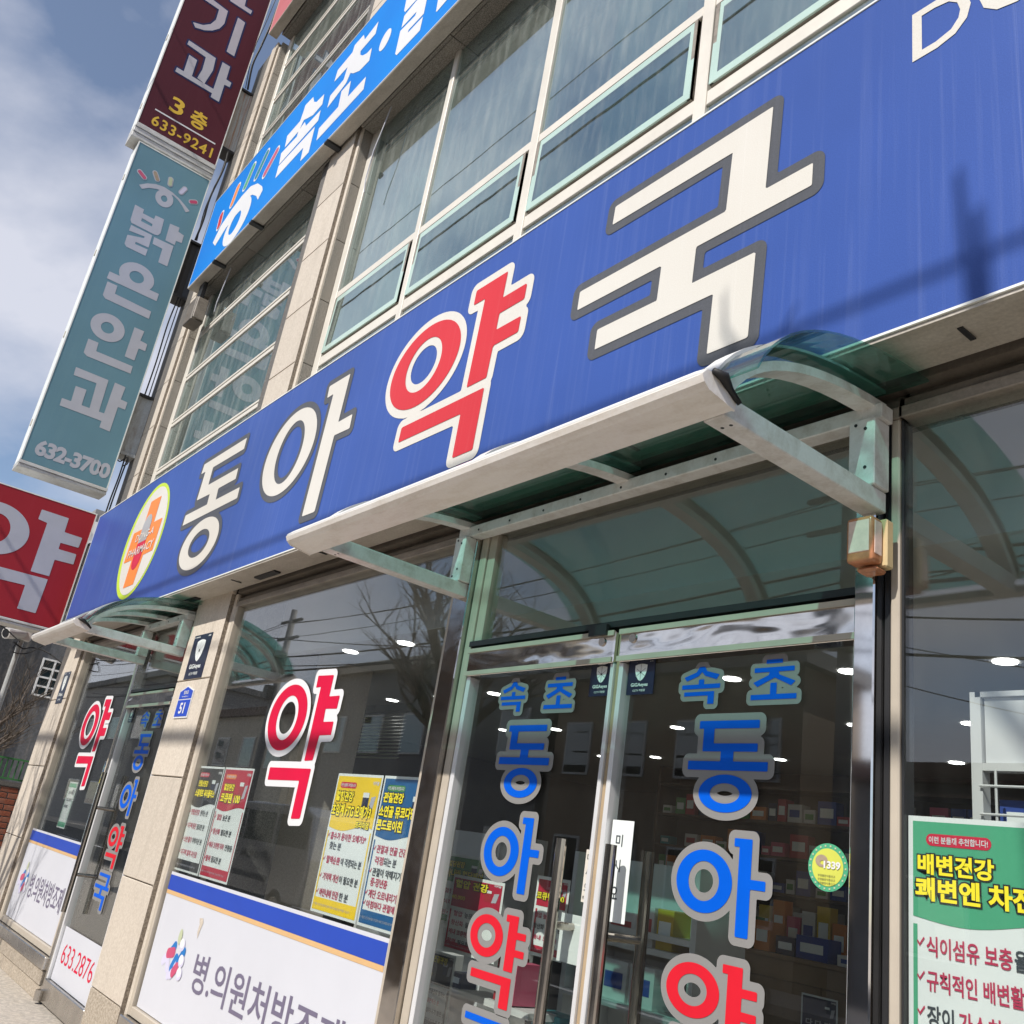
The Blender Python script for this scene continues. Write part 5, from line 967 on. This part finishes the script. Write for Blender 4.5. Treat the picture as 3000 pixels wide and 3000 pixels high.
# houses across the street (they fill the reflections)
def house(label,x0,x1,y0,h,mat,roof,nx,nz,wm='glass_far',yb=-24):
    t=thing('house',label,'building',((x0+x1)/2,y0,0)); wl=box('wall',x0,x1,yb,y0,-.16,h,mat,t)
    box('parapet',x0-.25,x1+.25,yb-.25,y0+.3,h+.001,h+.35,roof,t)
    for j in range(nz):
        for i in range(nx):
            w=(x1-x0)/nx; a=x0+w*(i+.25); z=1.0+j*(h-.6)/nz
            f=box('window',a,a+w*.5,y0+.002,y0+.06,z,z+1.35,'frame_white',t); box('pane',a+.06,a+w*.5-.06,y0+.061,y0+.066,z+.06,z+1.29,wm,f)
    return t
house('tan two storey house across the street',-19.5,-11.7,-12.2,6.3,'wall_tan','wall_grey',4,2,yb=-14.5)
house('low dark house across the street to the right',-10.7,4,-12.6,4.0,'wall_slate','roof_tile',5,1)
house('grey two storey house farther left across the street',-33.5,-20,-12.2,7.2,'wall_grey','wall_cream',5,2)
house('cream house at the far left across the street',-52,-37,-12.8,6.0,'wall_cream','roof_tile',5,2)
house('long grey block far down the street at left',-130,-54,-12.4,8.5,'wall_grey','wall_slate',14,2)
house('cream house at the right end across the street',5,20,-12.6,5.0,'wall_cream','roof_tile',5,1)
# ================================================================== SMALL CABLES AND CAMERA AT THE CORNER
def loosewire(pts,r,label):
    P=[Vector(p) for p in pts]; out=[]
    for i in range(len(P)-1):
        p0,p1,p2,p3=P[max(i-1,0)],P[i],P[i+1],P[min(i+2,len(P)-1)]
        for k in range(8):
            u=k/8; out.append(.5*((2*p1)+(-p0+p2)*u+(2*p0-5*p1+4*p2-p3)*u*u+(-p0+3*p1-3*p2+p3)*u**3))
    out.append(P[-1]); return tag(obj('loose_cable',MB().tube(out,r,6),'cable_black'),label,'cable')
loosewire([(-10.36,2.06,4.0),(-10.33,2.05,4.4),(-10.37,2.07,4.75),(-10.34,2.06,5.0)],.008,'black cable rising between the red sign and the corner column')
loosewire([(-10.40,2.09,3.9),(-10.40,2.09,4.5),(-10.38,2.10,5.0)],.008,'second black cable beside it at the corner below the grey housing')
loosewire([(-10.33,2.05,5.75),(-10.36,2.06,6.2),(-10.31,2.04,6.7),(-10.35,2.07,7.1)],.008,'black cable between the two housings of the teal sign')
loosewire([(-10.36,2.1,5.76),(-10.37,2.1,6.5),(-10.36,2.1,7.1)],.006,'thin second cable between the housings of the teal sign')
loosewire([(-10.33,2.04,7.9),(-10.30,2.05,8.2),(-10.24,2.03,8.5),(-10.27,2.08,9.0),(-10.33,2.08,9.32)],.012,'thick black cable looping under the rusty housing')
loosewire([(-10.33,2.06,7.9),(-10.36,2.04,8.4),(-10.30,2.07,8.9),(-10.34,2.08,9.3)],.006,'thin wire beside the looping cable')
loosewire([(-10.34,2.07,10.35),(-10.28,2.02,10.7),(-10.24,2.04,11.0),(-10.18,2.06,11.4),(-10.2,2.08,12.0)],.013,'thick black cable rising from the rusty housing')
loosewire([(-10.34,2.04,10.35),(-10.30,1.98,10.9),(-10.22,2.0,11.4),(-10.2,2.03,12.0)],.005,'thin wire curling beside the rising cable')
loosewire([(-10.34,2.0,5.0),(-10.33,1.97,4.94),(-10.33,2.02,4.9),(-10.32,2.08,4.97),(-10.31,2.1,4.9),(-10.33,2.06,4.86)],.007,'tangle of black cable under the grey housing')
t=thing('security_camera','white bullet camera on a thin pole beneath the red sign','camera',(-11.2,1.65,0))
cx_,cy_,cz_=-11.2,1.70,1.50+H
obj('camera_body',MB().tube([(cx_-.02,cy_+.12,cz_+.03),(cx_+.10,cy_-.07,cz_-.02)],[.055,.06],18),'camera_white',t); obj('camera_lens',MB().tube([(cx_+.10,cy_-.07,cz_-.02),(cx_+.104,cy_-.076,cz_-.0215)],.045,18),'ink_black',t)
box('camera_bracket',cx_-.06,cx_+.02,cy_+.10,cy_+.2,cz_-.04,cz_+.22,'camera_white',t,bev=.008); obj('pole',MB().tube([(cx_-.03,cy_+.12,0),(cx_-.03,cy_+.12,cz_-.03)],.03,12),'sheet_grey',t)
loosewire([(-11.2,1.75,2.85),(-11.15,1.85,2.80),(-11.2,1.95,2.84),(-11.15,2.1,2.82),(-11.0,2.3,2.70)],.008,'black cable trailing from the bullet camera')
loosewire([(-11.2,1.78,2.86),(-11.1,1.75,2.74),(-11.15,1.9,2.76),(-11.1,2.05,2.9)],.006,'small loop of cable under the bullet camera')
loosewire([(-10.6,1.2,2.95),(-10.62,1.5,2.9),(-10.9,1.7,2.86),(-11.2,1.8,2.87)],.007,'cable from the red sign to the bullet camera')
# parked van down the kerb, seen only as a reflection in the shop window
v=thing('parked_van','silver van parked at the kerb, reflected in the shop window','van',(-16.6,-3.7,-.16))
pf=[(-19.0,.30),(-19.05,.75),(-18.9,1.0),(-18.2,1.15),(-17.6,1.72),(-17.2,1.80),(-14.6,1.82),(-14.25,1.70),(-14.15,1.0),(-14.2,.32)]
obj('body',MB().prism(pf,-4.55,-2.88,'y'),'car_silver',v,bev=.03,seg=2)
for a,c in (((-18.05,1.18),(-17.55,1.66)),):
    obj('side_window',MB().prism([(-18.0,1.16),(-17.55,1.64),(-16.9,1.68),(-16.9,1.16)],-2.879,-2.872,'y'),'glass_dark',v)
for xa in (-16.8,-15.5): box('side_window',xa,xa+1.2,-2.879,-2.872,1.16,1.66,'glass_dark',v,bev=.003)
for x in (-18.15,-15.05):
    for y in (-2.98,-4.5):
        w=obj('wheel',MB().cyl((x,y-.1,.17),'y',.32,.2,24),'rubber',v); obj('rim',MB().cyl((x,y+.101,.17),'y',.2,.006,20),'steel_brushed',w)
box('bumper',-19.09,-18.9,-4.5,-2.93,.2,.48,'wall_slate',v,bev=.02); box('side_trim',-17.7,-15.5,-2.879,-2.868,.55,.64,'wall_slate',v)
text('HYUNDAI',-15.55,-16.75,.86,1.0,'Y',-2.876,'ink_dark',v,.03)
for y in (-3.1,-4.3): box('headlight',-19.07,-18.93,y-.12,y+.12,.72,.9,'ink_white',v,bev=.02)
for xd in (-16.85,-15.55): box('door_handle',xd-.25,xd-.1,-2.879,-2.86,1.0,1.03,'wall_slate',v)
